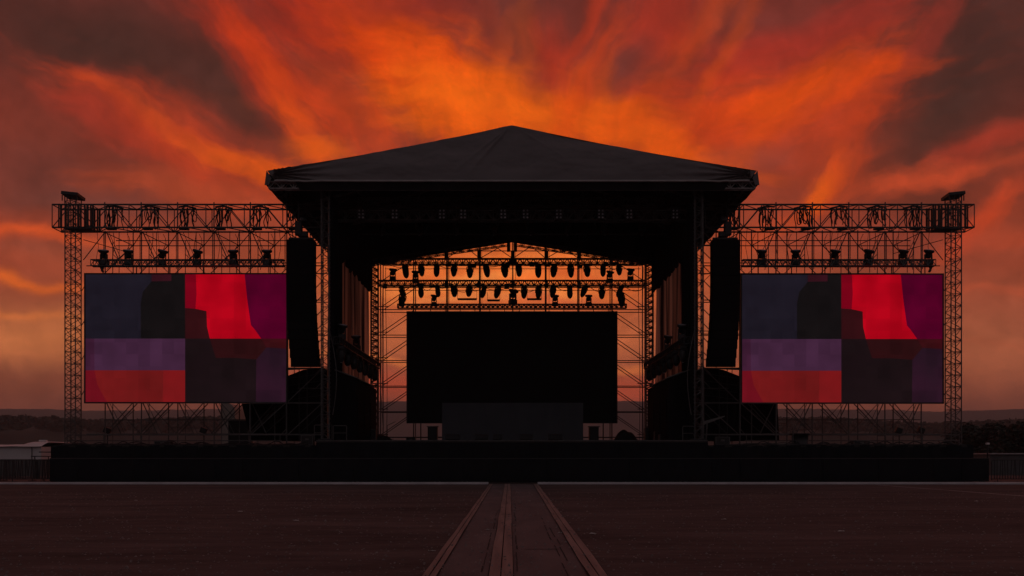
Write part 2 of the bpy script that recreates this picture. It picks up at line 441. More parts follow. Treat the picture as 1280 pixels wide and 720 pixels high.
# ================================================================== SIDE CURTAINS, SIDE TRUSSES, BOOTHS
for s in (-1,1):
    c = thing('stage_curtain', f'tall dark brown curtain hanging down the {SIDE[s]} side of the stage', 'curtain', (s*9.45,54,2.11))
    def cur(u, v, s=s):
        y = 47.6 + 12.9*u
        fold = .16*math.sin(y*4.1 + 1.3*math.sin(y*.9+s)) + .07*math.sin(y*9.3+s*2) + .03*math.sin(v*6+y)
        return Vector((s*(9.5) + fold*(.55+.45*(1-v)), y, 2.15 + 12.5*v))
    MB().grid(cur, 220, 14).build('cloth', 'curtain', c, True)
    for (nm, y0, y1, zb, seed, xin) in (('black_border', 47.5, 60.3, 11.9, 1.0, 9.16), ('black_leg', 46.95, 49.6, 2.15, 5.0, 9.22)):
        def drp(u, v, s=s):
            y = y0 + (y1-y0)*u
            low = zb + (.5*mnoise.noise(Vector((y*.8, seed, s))) + .12*math.sin(y*5) if nm == 'black_border' else 0)
            return Vector((s*(xin + .07*math.sin(y*5.3+seed) + .03*math.sin(y*11)), y, low + (14.6-low)*v))
        MB().grid(drp, 120, 8).build(nm, 'drape', c, True)
    MB().tube((s*9.5,47.4,14.68), (s*9.5,60.6,14.68), .04).build('rail', 'black_steel', c)
    # horizontal side truss with lamps
    tr = thing('lighting_truss', f'dark side lighting truss running back along the {SIDE[s]} edge of the stage', 'lighting truss', (s*8.75,46.8,7.2))
    box_truss(tr, (s*8.95,46.9,7.22), (s*8.80,60.2,7.22), .34, .34, .6, .03, .02, 'black_steel')
    for k in range(7):
        yy = 47.6 + k*1.95
        put(HANG, (s*8.85, yy, 7.03), f'black moving head hanging under the {SIDE[s]} side truss, {["nearest","second nearest","third nearest","middle","third farthest","second farthest","farthest"][k] if k!=3 else "middle"} one', f'lamps under the {SIDE[s]} side truss', (0,0,random.uniform(-.6,.6)))
    for k, yy in enumerate((48.2, 52.6)):
        put(UPR, (s*8.9, yy, 7.40), f'black moving head standing on the {SIDE[s]} side truss, {"nearer" if k==0 else "farther"} of two', f'lamps standing on the {SIDE[s]} side truss', (0,0,random.uniform(-.6,.6)))
    # black cloth booth at the side of the stage
    b = thing('draped_booth', f'black cloth booth with sloping lid at the {SIDE[s]} side of the stage', 'booth', (s*8.7,51,2.11))
    x0, x1 = s*9.25, s*8.2
    MB().prism([(x0,48.2,2.13),(x1,48.2,2.13),(x1,48.2,5.35),(x0,48.2,5.75)], (0,7.4,0)).build('body', 'drape', b)
    MB().prism([(x0-s*-.04,48.1,5.80),(x1-s*.08,48.1,5.38),(x1-s*.08,48.1,5.44),(x0-s*-.04,48.1,5.86)], (0,7.6,0)).build('lid', 'grey_panel', b)
    for k in range(3):
        MB().box((x1-s*.01, 49.5+2.2*k, 3.4), (.05,1.5,2.0), bev=.01).build('flap', 'drape', b)

# ================================================================== REAR SCAFFOLD WALL
sc = thing('rear_scaffold', 'wide pipe scaffold wall behind the stage carrying the centre screen', 'scaffold', (0,62,0))
STD = [475.8+41.3*k for k in range(9)]
ZL = [2.6+1.72*k for k in range(8)]
for row, yy in ((0,62.0),(1,63.2)):
    for k, px in enumerate(STD):
        x = X(px, 62.0); top = 15.9 - abs(px-641)/330*3.0 if 0 < k < 8 else 14.3
        MB().tube((x,yy,0.05), (x,yy,top+1.2), .044 if row==0 else .036).build('standard', 'steel', sc)
        if row == 0:
            for z in (2.6, 7.76, 12.9):
                MB().tube((x,62,z), (x,63.2,z), .028, 5).build('transom', 'steel', sc)
    for z in ZL:
        MB().tube((X(STD[0],62)-.2,yy,z), (X(STD[-1],62)+.2,yy,z), .03).build('ledger', 'steel', sc)
    for s in (0,1):
        i0, i1 = (0,1) if s == 0 else (8,7)
        for k in range(7):
            if yy > 62.5 and k > 5: continue
            MB().tube((X(STD[i0],62),yy,ZL[k]+.15), (X(STD[i1],62),yy,ZL[k+1]-.05), .028, 5).build('brace', 'steel', sc)
for k in (2,3,4,5):
    a, b_ = (k, k+1) if k % 2 == 0 else (k+1, k)
    MB().tube((X(STD[a],62),62,ZL[7]), (X((STD[a]+STD[b_])/2,62),62,15.4), .028, 5).build('brace', 'steel', sc)
    MB().tube((X(STD[b_],62),62,ZL[7]), (X((STD[a]+STD[b_])/2+4,62),62,15.4), .028, 5).build('brace', 'steel', sc)
MB().tube((X(STD[2],62),62,15.15), (X(STD[6],62),62,15.15), .03).build('ledger', 'steel', sc)
for s in (-1,1):
    rk = random.Random(3+s)
    for px in (468, 471.5, 479.5, 484):
        xx = X(px,62) if s < 0 else X(1282-px,62)
        MB().path([(xx+.05*math.sin(t*5+px),61.6,2.2+11.8*t) for t in [j/20 for j in range(21)]], .02, 5).build('hanging_line', 'steel', sc)
    for z in ZL[:6]:
        x0 = X(466,62) if s < 0 else X(1282-466,62); x1 = X(486,62) if s < 0 else X(1282-486,62)
        MB().tube((x0,61.7,z+.16),(x1,61.7,z+.16), .03, 5).build('ledger', 'steel', sc)
MB().tube((X(480,62),61.9,2.3), (X(470,62),61.9,12), .02, 5).build('brace', 'steel', sc)

# ================================================================== STAGE LIGHTING TRUSSES
def light_truss(label, px0, px1, py, y, size, name='lighting_truss', rl=.024):
    t = thing(name, label, 'lighting truss', P((px0+px1)/2, py, y))
    a, b_ = P(px0, py, y), P(px1, py, y)
    box_truss(t, a, b_, size, size, size*1.25, .030, rl, 'alu')
    return t, a.z
rowA = [506,526,546,568,587.6,607,630,648.4,672.6,693,713,733,754,773.6]
rowB = [502,526,546.5,567.6,587,606,623.6,655.7,673.8,692,712,732.4,752.5,777.5]
tA, zA = light_truss('upper back lighting truss hung with fourteen lamps', 477, 806, 327, 57.6, .34)
tB, zB = light_truss('middle back lighting truss hung with fourteen lamps', 473, 806, 354.0, 57.2, .32)
tC, zC = light_truss('lowest back lighting truss lying just above the dark centre screen', 497, 783, 382.8, 57.6, .24)
hoistX = [558, 599, 641, 683, 724]
for t, z, yy in ((tA, zA, 57.6), (tB, zB, 57.2)):
    for q in (-.42, .42):
        MB().tube((X(480,yy),yy+q*1.1,z-.36), (X(802,yy),yy+q*1.1,z-.36), .02, 5).build('cable_pipe', 'black_steel', t)
for t, z, yy in ((tA, zA, 57.6), (tB, zB, 57.2)):
    rs_ = random.Random(int(yy*10))
    xx = X(482,yy)
    while xx < X(795,yy):
        ln = rs_.uniform(.6,2.4); sg = rs_.uniform(.08,.5)
        MB().path([(xx+ln*q/10, yy-.22, z-.1-sg*math.sin(math.pi*q/10)) for q in range(11)], .02, 5).build('cable', 'black', t)
        if rs_.random() < .5: MB().box((xx, yy-.2, z-rs_.uniform(.1,.35)), (rs_.uniform(.15,.4),.2,rs_.uniform(.12,.3)), bev=.02).build('junction_box', 'black', t)
        xx += ln*rs_.uniform(.5,1.1)
for i, px in enumerate(rowA):
    put(HANG, (X(px,57.6), 57.6, zA-.17), f'moving head hanging on the upper back truss, {nth(i,14)}', 'lamps hanging on the upper back truss', (random.uniform(-.28,.28),random.uniform(-.10,.10),random.uniform(-.9,.9)), random.uniform(.84,.98))
for i, px in enumerate(rowB):
    put(HANG, (X(px,57.2), 57.2, zB-.16), f'moving head hanging on the middle back truss, {nth(i,14)}', 'lamps hanging on the middle back truss', (random.uniform(-.45,.45),random.uniform(-.2,.2),random.uniform(-1.2,1.2)), random.uniform(.78,.96))
for i, px in enumerate((504.5, 776.0)):
    put(HANG, (X(px,57.0), 57.0, zB-.62), f'lower tilted lamp hanging below the {["left","right"][i]} end of the middle truss', None, (.1,.18*(1,-1)[i],.4))
for i, (px, z) in enumerate(((491,zB+.16),(519.5,zB+.02),(762,zB+.02),(788,zB+.16))):
    put(UPR, (X(px,57.2), 57.2, z), f'upright moving head standing on the middle back truss, {nth(i,4)}', 'lamps standing on the middle back truss', (0,0,random.uniform(-.5,.5)), .92)
for i, px in enumerate((542.5,641,694,736)):
    put(UPR, (X(px,57.5), 57.5, zC+(.0 if px!=641 else .1)), f'upright moving head standing on the lowest back truss, {nth(i,4)}', 'lamps standing on the lowest back truss', (0,0,random.uniform(-.5,.5)), .86 if px != 641 else 1.15)
for i, (px, w) in enumerate(((584,40),(617,26),(668,30))):
    lb = thing('light_bar', f'thin strip light hung under the middle back truss, {("leftmost","middle","rightmost")[i]} of three', 'light bar', P(px, 374, 57.3), 'strip lights under the middle truss')
    a = P(px-w*.3, 374.5+i%2, 57.3); b_ = P(px+w*.3, 373.5+i%2*2, 57.3)
    MB().box((a+b_)/2, ((b_-a).length,.12,.12), bev=.02).build('housing', 'black', lb)
    for e in (a, b_): MB().tube(e, e+Vector((0,0,.5)), .012, 5).build('hanger', 'black_steel', lb)
# chain hoists that hold the back trusses
for i, px in enumerate(hoistX):
    h = thing('chain_hoist', f'chain hoist and drop chain on the back trusses, {nth(i,5)}', 'hoist', (X(px,57.6),57.6,zC), 'chain hoists on the back trusses')
    x = X(px, 57.6); top = 17.9 - abs(x)*.24
    MB().tube((x,57.6,zC+.1), (x,57.6,top), .022, 5).build('chain', 'black_steel', h)
    MB().tube((x+.17,57.6,zC+.1), (x+.17,57.6,top), .012, 5).build('cable', 'black', h)
    MB().box((x,57.6,zA+.42), (.24,.22,.5), bev=.04).build('motor', 'black', h)
    if px == 641:
        MB().box((x,57.6,zA+.0), (.5,.4,.34), bev=.04).build('hook_block', 'black', h)
    MB().box((x,57.6,zB), (.2,.36,.4), bev=.03).build('clamp', 'black_steel', h)
# front truss with blinders
tF = thing('lighting_truss', 'front lighting truss with ten six lamp blinders under the roof edge', 'lighting truss', (0,48.2,Z(269,48.2)))
zF = Z(269, 48.2)
box_truss(tF, (-9.4,48.4,zF), (9.4,48.4,zF), .42, .5, .65, .035, .022, 'alu')
bl0 = None
for i, px in enumerate((451.5,493.5,552.5,579,629,657,698.5,751,786.5,844)):
    loc = Vector((X(px,48.0), 48.05, zF))
    if bl0 is None:
        bl0 = thing('blinder_light', None, 'stage light', loc)
        MB().box(loc, (.40,.16,.56), bev=.02).build('housing', 'black', bl0)
        for cx in (-.095,.095):
            for cz in (-.18,0,.18):
                T = Matrix.Translation(loc + Vector((cx,-.082,cz))) @ Matrix.Rotation(math.radians(90), 4, 'X')
                MB().lathe([(.052,0),(.052,.012),(.03,.03),(.005,.036)], T, 10).build('lamp', 'lens', bl0, True)
        o = bl0
    else: o = copy_tree(bl0)
    o.location = loc
    tag(o, f'six lamp blinder on the front truss under the roof, {nth(i,10)}', 'stage light', 'blinders on the front truss')
for k, yy in enumerate((51.5, 54.5)):
    t = thing('lighting_truss', f'{("nearer","farther")[k]} black lighting truss in the dark under the roof', 'lighting truss', (0,yy,15.5))
    box_truss(t, (-8.6,yy,15.5), (8.6,yy,15.5), .42, .42, .8, .035, .022, 'alu')
    for j in range(8):
        put(HANG, (-7.7+2.2*j, yy, 15.28), f'dark moving head on the {("nearer","farther")[k]} truss under the roof, {nth(j,8)}', f'lamps on the {("nearer","farther")[k]} under-roof truss', (0,0,random.uniform(-.8,.8)))

# ================================================================== SCREENS
cs = thing('video_screen', 'big dark switched off video screen at the centre back of stage', 'video screen', P(640,528,58.0))
a = P(509.5,390.5,58); b_ = P(770.5,528,58)
MB().box(((a.x+b_.x)/2,58.06,(a.z+b_.z)/2), (b_.x-a.x,.12,a.z-b_.z)).build('panel', 'screen_off', cs)
for k in range(1,10):
    MB().box((a.x+(b_.x-a.x)*k/10,57.998,(a.z+b_.z)/2), (.012,.006,a.z-b_.z-.02)).build('seam', 'lining', cs)
for k in range(1,6):
    MB().box(((a.x+b_.x)/2,57.996,b_.z+(a.z-b_.z)*k/6), (b_.x-a.x-.02,.006,.012)).build('seam', 'lining', cs)
fr = MB()
for z in (a.z+.03, b_.z-.03): fr.box(((a.x+b_.x)/2,58.02,z), (b_.x-a.x+.12,.24,.06))
for x in (a.x-.03, b_.x+.03): fr.box((x,58.02,(a.z+b_.z)/2), (.06,.24,a.z-b_.z))
fr.build('frame', 'black_steel', cs)
for px in (526,640,754,): MB().tube((X(px,58.2),58.2,2.11), (X(px,58.2),58.2,b_.z), .04).build('leg', 'black_steel', cs)
for k in range(14):
    xx = a.x+.5+k*(b_.x-a.x-1)/13
    MB().box((xx,58.1,a.z+.22), (.04,.06,.36)).build('hanger', 'black_steel', cs)
MB().tube((a.x,58.1,a.z+.42), (b_.x,58.1,a.z+.42), .03).build('hanging_bar', 'black_steel', cs)

LED = {k: lit('led_'+k, *v) for k, v in {
 'night': ((29,25,35),(24,20,29)), 'shadow': ((20,16,17),(16,13,14)), 'wine': ((58,18,28),(44,14,22)),
 'plum': ((66,36,60),(58,31,52)), 'plum_edge': ((62,28,50),(54,24,44)), 'brick': ((112,22,23),(98,20,20)), 'brick_edge': ((102,13,25),(92,13,22)),
 'brick_hot': ((124,21,24),(112,20,22)),
 'scarlet': ((178,3,24),(150,0,18)), 'crimson': ((118,2,22),(104,0,20)), 'umber': ((50,13,17),(40,11,14)), 'magenta': ((84,0,36),(70,0,30)),
 'coal': ((26,15,18),(22,13,15)), 'ember': ((47,13,16),(39,12,14)), 'ember_hot': ((60,12,18),(50,12,16)), 'grape': ((44,19,34),(34,17,28)) }.items()}
KEYS = list(LED)
# the picture the wall shows, in its own coordinates (0..1035 across, 0..660 down)
PIC = [
 ('night', [(0,0),(340,0),(340,36),(295,90),(284,150),(284,332),(0,332)]),
 ('wine', [(340,0),(442,0),(442,34),(340,36)]),
 ('shadow', [(442,0),(513,0),(513,332),(284,332),(284,150),(295,90),(340,36),(442,34)]),
 ('plum_edge', [(0,332),(44,332),(46,496),(0,496)]),
 ('plum', [(44,332),(513,332),(513,496),(46,496)]),
 ('brick_edge', [(0,496),(46,496),(60,570),(110,660),(0,660)]),
 ('brick', [(46,496),(400,496),(400,660),(110,660),(60,570)]),
 ('brick_hot', [(400,496),(513,496),(513,660),(400,660)]),
 ('crimson', [(513,0),(568,0),(572,100),(566,178),(513,174)]),
 ('scarlet', [(568,0),(820,0),(832,120),(852,262),(872,285),(905,332),(640,332),(626,270),(623,190),(566,178),(572,100)]),
 ('umber', [(513,174),(566,178),(623,190),(626,270),(640,332),(513,332)]),
 ('magenta', [(820,0),(1035,0),(1035,332),(905,332),(872,285),(852,262),(832,120)]),
 ('ember', [(640,332),(905,332),(932,378),(880,440),(770,432),(672,432),(655,380)]),
 ('ember_hot', [(905,332),(1035,332),(1035,384),(932,378)]),
 ('coal', [(513,332),(640,332),(655,380),(672,432),(770,432),(880,440),(878,660),(513,660)]),
 ('grape', [(932,378),(1035,384),(1035,660),(878,660),(880,440)]),
]
def side_screen(s, px0, px1, py0, py1, y=49.25):
    a = P(px0,py0,y); b_ = P(px1,py1,y); W = b_.x-a.x; H = a.z-b_.z
    v = thing('video_screen', f'large lit video screen with coloured blocks on the {SIDE[s]} of the stage', 'video screen', ((a.x+b_.x)/2,y,b_.z))
    m = MB()
    for key, poly in PIC:
        j = 0 if s < 0 else 6
        pts = [Vector((a.x + (px/1035)*W, y, a.z - (py/660)*H)) for px, py in poly]
        m.add(pts, [tuple(range(len(pts)))], KEYS.index(key))
    o = m.build('display', [LED[k] for k in KEYS], v)
    MB().box(((a.x+b_.x)/2,y+.09,(a.z+b_.z)/2), (W,.16,H)).build('cabinet', 'black', v)
    fr = MB()
    for z in (a.z+.035, b_.z-.035): fr.box(((a.x+b_.x)/2,y+.06,z), (W+.14,.2,.07))
    for x in (a.x-.035, b_.x+.035): fr.box((x,y+.06,(a.z+b_.z)/2), (.07,.2,H))
    fr.build('frame', 'black_steel', v)
    for k in range(6):
        xx = a.x + W*(k+.5)/6
        MB().tube((xx,y+.1,a.z+.07), (xx,y+.1,a.z+.55), .03, 5).build('hanger', 'black_steel', v)
side_screen(-1, 107, 358, 343, 502.5)
side_screen(1, 927.5, 1178, 343.5, 503)

# ================================================================== WINGS
for s in (-1,1):
    def mp(px, s=s): return px if s < 0 else 1283.0 - px     # the right wing mirrors the left
    sd = SIDE[s]
    # outer lattice mast: front chords at 81 and 94, a metre deep
    x_in, x_out = X(mp(94.2),49.0), X(mp(81.2),49.0)
    cx = (x_in+x_out)/2
    mm = mast(f'tall lattice mast at the outer end of the {sd} wing', cx, 49.33, 1.86, 14.9, abs(x_in-x_out), .66, panel=.62)
    # cap plate on its four stubs
    for sx in (-.3,.3):
        for sy in (-.3,.3):
            MB().tube((cx+sx,49.33+sy,14.8), (cx+sx,49.33+sy,15.22+.06*(1 if sx*s>0 else 0)), .03).build('stub', 'black_steel', mm)
    R = ry(-s*math.radians(6)) @ rx(math.radians(-3))
    MB().box((cx,49.35,15.26), (.88,.95,.17), R, bev=.02).build('cap', 'black_steel', mm)
    for q in range(4):
        MB().tube((cx-.4+.26*q,48.95,15.2), (cx-.4+.26*q,48.95,14.9), .03).build('stub', 'black_steel', mm)
    # top box truss, from beyond the mast to under the roof
    tt = thing('box_truss', f'long box truss across the top of the {sd} wing', 'truss', (cx,49,13.6))
    xa, xb = X(mp(71),49.5), X(mp(404),49.5)
    box_truss(tt, (xa,49.5,14.1), (xb,49.5,14.1), 1.0, 1.22, 1.93, .045, .027, 'alu')
    for k in range(8):
        px = 85.5 + 45.5*k
        xx = X(mp(px),49.0)
        MB().tube((xx,49.0,13.46), (xx,49.0,14.83), .036).build('post', 'alu', tt)
    bl = thing('sleeve_block', f'dark sleeve block where the {sd} box truss meets its mast', 'sleeve block', (cx,49.3,13.4))
    for gx, gw in ((.46,.10),(.58,.05),(-.46,.10),(-.60,.06),(-.80,.07),(-.95,.10),(-1.12,.06),(-1.24,.08),(.2,.05),(-.2,.05)):
        for gy in (48.95,49.75):
            MB().box((cx+s*gx,gy,14.1), (gw,.08,1.2), bev=.01).build('guide_bar', 'black_steel', bl)
    MB().box((cx+s*-.5,49.3,13.40), (1.3,.9,.05), bev=.02).build('bottom_plate', 'black_steel', bl)
    # cable bundles looped in the truss
    for k in range(6):
        px = 131 + 45.5*k
        xx = X(mp(px),49.4)
        rnd = random.Random(100*s + k)
        cb = thing('cable_bundle', f'looped black cables hung in the {sd} box truss, {nth(k if s<0 else 5-k,6)}', 'cable bundle', (xx,49.4,13.5), f'cable loops in the {sd} box truss')
        for q in range(9):
            x0 = xx - s*(.04 + .105*q + rnd.uniform(-.04,.04)); yy = 49.15 + rnd.uniform(0,.6)
            zb = 13.55 + rnd.choice((0,0,.1,.25,.45)); wv_ = rnd.uniform(.02,.06); lean = rnd.uniform(-.12,.12)
            pts = [(x0 + lean*t + wv_*math.sin(t*7+q), yy, 14.66 + (zb-14.66)*t) for t in [i/12 for i in range(13)]]
            if q % 3 == 0: pts += [(x0 + lean - s*.05, yy, zb-.05), (x0 + lean - s*.14, yy, zb), (x0 + lean - s*.18, yy, zb+.4), (x0 + lean - s*.15, yy, 14.6)]
            MB().path(pts, rnd.uniform(.022,.042), 5).build('cable', 'black', cb)
        MB().path([(xx - s*.1, 49.3, 14.66), (xx - s*.5, 49.35, 14.72), (xx - s*1.0, 49.4, 14.6)], .05, 6).build('tray', 'black', cb)
        MB().box((xx - s*.35,49.4,13.52), (.5,.3,.12), bev=.03).build('coil', 'black', cb)
    # scaffold behind the screen
    sf = thing('scaffold', f'pipe scaffold behind the {sd} video screen', 'scaffold', (X(mp(240),50),50,1.86))
    YA, YR = 50.0, 51.3
    FP = [131.5+45.4*k for k in range(7)]          # front standards, the photo's columns
    fx = [X(mp(p),YA) for p in FP]
    bay = fx[1]-fx[0]
    rxs = [x + bay/2 for x in fx[:-1]]
    zl = [2.5, 4.22, 6.1, 7.95, 9.8, 11.66, 13.5]
    for x in fx: MB().tube((x,YA,1.86), (x,YA,13.55), .034).build('standard', 'steel', sf)
    for x in rxs: MB().tube((x,YR,1.86), (x,YR,13.9), .032).build('standard', 'steel', sf)
    xe = X(mp(101),49.4)
    for z in zl: MB().tube((xe,YA+.05,z), (fx[-1],YA+.05,z), .028).build('ledger', 'steel', sf)
    for z in (2.55, 4.3, 6.2, 8.05, 9.9, 11.5, 13.05, 13.34): MB().tube((rxs[0]-bay*.5,YR+.05,z), (rxs[-1]+bay*.5,YR+.05,z), .026).build('ledger', 'steel', sf)
    for i, x in enumerate(fx):
        for (zt, zb) in ((13.5,11.66), (4.22,2.5)):
            if i < 6 and not (zt < 5 and i > 4):
                MB().tube((x+bay*.04,YA-.04,zt), (x+bay*.46,YA-.04,zb-.05), .030, 5).build('brace', 'steel', sf)
        if i < 6: MB().tube((x,YA,13.46), (rxs[i],YR,13.05), .024, 5).build('tie', 'steel', sf)
        if i > 0: MB().tube((x,YA,13.46), (rxs[i-1],YR,13.05), .024, 5).build('tie', 'steel', sf)
        if i < 6: MB().tube((x,YA,11.2), (rxs[i],YR,11.5), .024, 5).build('tie', 'steel', sf)
        if i > 0: MB().tube((x,YA,11.2), (rxs[i-1],YR,11.5), .024, 5).build('tie', 'steel', sf)
    for i, x in enumerate(rxs):
        for (zt, zb) in ((13.05,11.5), (4.3,2.55)):
            MB().tube((x,YR-.03,zt), (x-bay*.80,YR-.03,zb), .027, 5).build('brace', 'steel', sf)
        MB().tube((x+bay*.1,YR+.08,4.25), (x-bay*.75,YR+.08,2.5), .03, 5).build('brace', 'steel', sf)
        MB().path([(x+bay*.08*math.sin(t*7), YA+.5, 13.5-1.9*t) for t in [j/8 for j in range(9)]], .015, 5).build('hanging_line', 'black', sf)
    MB().tube((fx[0],YA,13.5), (xe,49.7,11.9), .026, 5).build('brace', 'steel', sf)
    MB().tube((xe,49.7,13.0), (rxs[0],YR,12.6), .02, 5).build('brace', 'steel', sf)
    for k in range(11):
        z = 5.0+.78*k
        MB().tube((fx[5]+bay*.8,YA,z), (fx[6]-bay*.02,YA+.1,z+.4), .026, 5).build('brace', 'steel', sf)
        if k % 2 == 0: MB().tube((fx[5]+bay*.3,YA,z), (fx[6],YA+.1,z), .024, 5).build('ledger', 'steel', sf)
    for z in (4.6,6.5,8.35,10.2):     # short ties from the mast to the screen
        MB().path([(xe,49.5,z), (xe - s*.25,49.6,z+.5), (xe - s*.6,49.8,z+.75)], .022, 5).build('tie', 'steel', sf)
    rp = random.Random(57*s)
    for i in range(6):
        for (zt, zb) in ((13.45,11.7), (4.2,2.5)):
            d_ = rp.uniform(.07,.12)
            if zt > 5 or i < 4:
                MB().tube((fx[i]+bay*(.04+d_),YA-.08,zt), (fx[i]+bay*(.46+d_),YA-.08,zb), .016, 5).build('stay', 'steel', sf)
            MB().tube((rxs[i]+bay*.06,YR-.06,zt-.3), (rxs[i]-bay*.74,YR-.06,zb), .016, 5).build('stay', 'steel', sf)
        xv = fx[i]+bay*rp.uniform(.25,.42)
        MB().tube((xv,YA+.6,11.4), (xv,YA+.6,13.6), .02, 5).build('stay', 'steel', sf)
        MB().tube((fx[i]-bay*.06,YA+.1,11.5), (fx[i]-bay*.06,YA+.1,13.5), .024, 5).build('stay', 'steel', sf)
    for z in (12.0,): MB().tube((fx[0],YR+.3,z), (fx[-1],YR+.3,z), .016, 5).build('stay', 'steel', sf)
    # a third, deeper row of pipes
    YD = 52.8; rd = random.Random(31*s)
    for i in range(6):
        x = fx[i]*YD/YA + bay*.22
        MB().tube((x,YD,1.86), (x,YD,13.7), .024, 5).build('standard', 'steel', sf)
        for (zt, zb) in ((12.9,11.3), (4.3,2.5)):
            MB().tube((x,YD,zt), (x+bay*.85,YD,zb), .02, 5).build('brace', 'steel', sf)
        xq = fx[i] + bay*rd.uniform(.15,.85)
        MB().path([(xq+.06*math.sin(t*6+i), YA+.3, 13.5-2.0*t) for t in [j/8 for j in range(9)]], .018, 5).build('hanging_line', 'black', sf)
    for z in (12.4, 3.4): MB().tube((fx[0]*YD/YA,YD,z), (fx[-1]*YD/YA,YD,z), .028, 5).build('ledger', 'steel', sf)
    # low lighting bar with six upright lamps
    lb = thing('lighting_truss', f'slim lighting truss just above the {sd} video screen', 'lighting truss', (X(mp(235),48.7),48.7,11.4))
    za = Z(329, 48.7)
    box_truss(lb, (X(mp(115),48.7),48.7,za), (X(mp(355.5),48.7),48.7,za), .32, .32, .42, .03, .02, 'alu')
    pl = (129.7,161,202.6,246,292,334) if s < 0 else (1160.6,1128,1085,1042.6,995,951.6)
    for k, px in enumerate(pl):
        kk = k if s < 0 else 5-k
        put(UPR, (X(px,48.7), 48.7, za-.10), f'upright moving head on the truss above the {sd} screen, {nth(kk,6)}', f'lamps above the {sd} screen', (0,random.uniform(-.04,.04),random.uniform(-.6,.6)), 1.0)
        if k == 0:
            UPRL = thing('lamp_bracket', f'small clamp bracket hanging under the outermost lamp above the {sd} screen', 'bracket', (X(px,48.7),48.7,za-.5))
            MB().box((X(px,48.7)+s*.1,48.7,za-.32), (.10,.14,.34), ry(s*.4), bev=.02).build('plate', 'black', UPRL)
            MB().tube((X(px,48.7),48.7,za-.1), (X(px,48.7)+s*.14,48.7,za-.42), .03).build('arm', 'black_steel', UPRL)
    for k in range(7):
        px = 120+38*k
        MB().path([(X(mp(px),48.75),48.75,za+.16), (X(mp(px+3),48.9),48.9,za+.9), (X(mp(px+1),49.1),49.1,13.5)], .012, 5).build('hanging_cable', 'black', lb)

    # line array loudspeaker
    yL = 47.6
    la = thing('line_array', f'tall black line array loudspeaker hanging on the {sd} of the stage', 'loudspeaker', (X(mp(377),yL),yL,5.9))
    n = 14; ztop = Z(301,yL); x = X(mp(376.6),yL); ang = 0; hcab = .466; cw = 1.42
    pz = ztop; px_ = x; tilt = 0.0; py_ = yL
    for k in range(n):
        tilt = math.radians([0,0,0,0,.3,.6,1,1.5,2,2.6,3.2,3.8,4.5,5.2][k])
        px_ += -s*[0,0,0,0,.002,.005,.008,.012,.016,.02,.026,.03,.034,.038][k]
        R = rx(tilt)
        top = Vector((px_, py_, pz))
        c = top + R @ Vector((0,0,-hcab/2))
        cab = MB().box(c, (cw,.62,hcab-.002), R).build('cabinet', 'array', la)
        MB().box(c + R @ Vector((0,-.318,0)), (cw*.93,.02,hcab*.97), R).build('grille', 'array', cab)
        MB().box(c + R @ Vector((-s*(cw/2+.012),-.1,0)), (.03,.2,hcab*.45), R).build('rigging_plate', 'black', cab)
        nx = top + R @ Vector((0,0,-hcab)); py_ = nx.y; pz = nx.z
    MB().box((x,yL,ztop+.09), (1.3,.12,.14), bev=.02).box((x-.45,yL,ztop+.04), (.1,.8,.1)).box((x+.45,yL,ztop+.04), (.1,.8,.1)).build('fly_frame', 'black_steel', la)
    hx = X(mp(373.5),yL)
    MB().box((hx,yL,ztop+.62), (.36,.34,.7), bev=.05).box((hx+s*-.22,yL,ztop+.32), (.5,.28,.26), bev=.05).build('hoist_motor', 'black', la)
    MB().lathe([(.01,0),(.2,.02),(.24,.14),(.2,.3),(.05,.33)], Matrix.Translation((hx-s*.25,yL,ztop+.9)), 10).build('chain_bag', 'black', la, True)
    MB().tube((hx,yL,ztop+.9), (hx,yL,14.9), .022, 5).build('chain', 'black_steel', la)
    MB().path([(x+s*.5,yL+.3,ztop), (x+s*.55,yL+.35,ztop+.8), (x+s*.45,yL+.4,14.0)], .02, 5).build('cable', 'black', la)

    # the support under it: pipes in front, black cloth behind
    ps = thing('support_scaffold', f'pale pipe support bays under the {sd} hanging loudspeaker', 'scaffold', (X(mp(358),48.8),48.8,1.86))
    q = lambda px, py, y=48.8: Vector((X(mp(px),y), y, Z(py,y)))
    for px, top in ((312.5,503),(358,460),(403.5,458)): MB().tube(q(px,556), q(px,top), .034).build('standard', 'steel', ps)
    for a_, b2 in (((300,543.5),(404,543.5)), ((312,504),(404,504)), ((358,462),(404,460))): MB().tube(q(*a_), q(*b2), .032).build('ledger', 'steel', ps)
    for a_, b2 in (((314,543),(357,504)), ((360,543),(402,504.5)), ((360,502),(403,461))): MB().tube(q(*a_), q(*b2), .028, 5).build('brace', 'steel', ps)
    for a_, b2 in (((330,543),(358,518)), ((373,543),(402,516)),): MB().tube(q(*a_,49.9), q(*b2,49.9), .022, 5).build('brace', 'black_steel', ps)
    for px in (374,384): MB().tube(q(px,552,50.0), q(px,462,50.0), .028, 5).build('standard', 'black_steel', ps)
    for k in range(4):
        MB().tube(q(360,500-9*k,50.3), q(402,494-9*k,50.3), .02, 5).build('ledger', 'black_steel', ps)
    db = thing('draped_stack', f'black cloth covered speaker stack standing behind the pipes on the {sd} wing', 'speaker stack', (X(mp(380),50.6),50.6,1.86))
    yb = 50.4
    pts = [q(358.5,551,yb), q(358.5,471,yb), q(379,463,yb), q(404,460.5,yb), q(404,551,yb)]
    MB().prism(pts, (0,1.6,0)).build('cover', 'drape', db)
    MB().prism([q(359,470,yb-.05), q(379,462.2,yb-.05), q(404,459.6,yb-.05), q(404,461.5,yb-.05), q(379,464.4,yb-.05), q(359,472.4,yb-.05)], (0,1.7,0)).build('lid', 'drape', db)
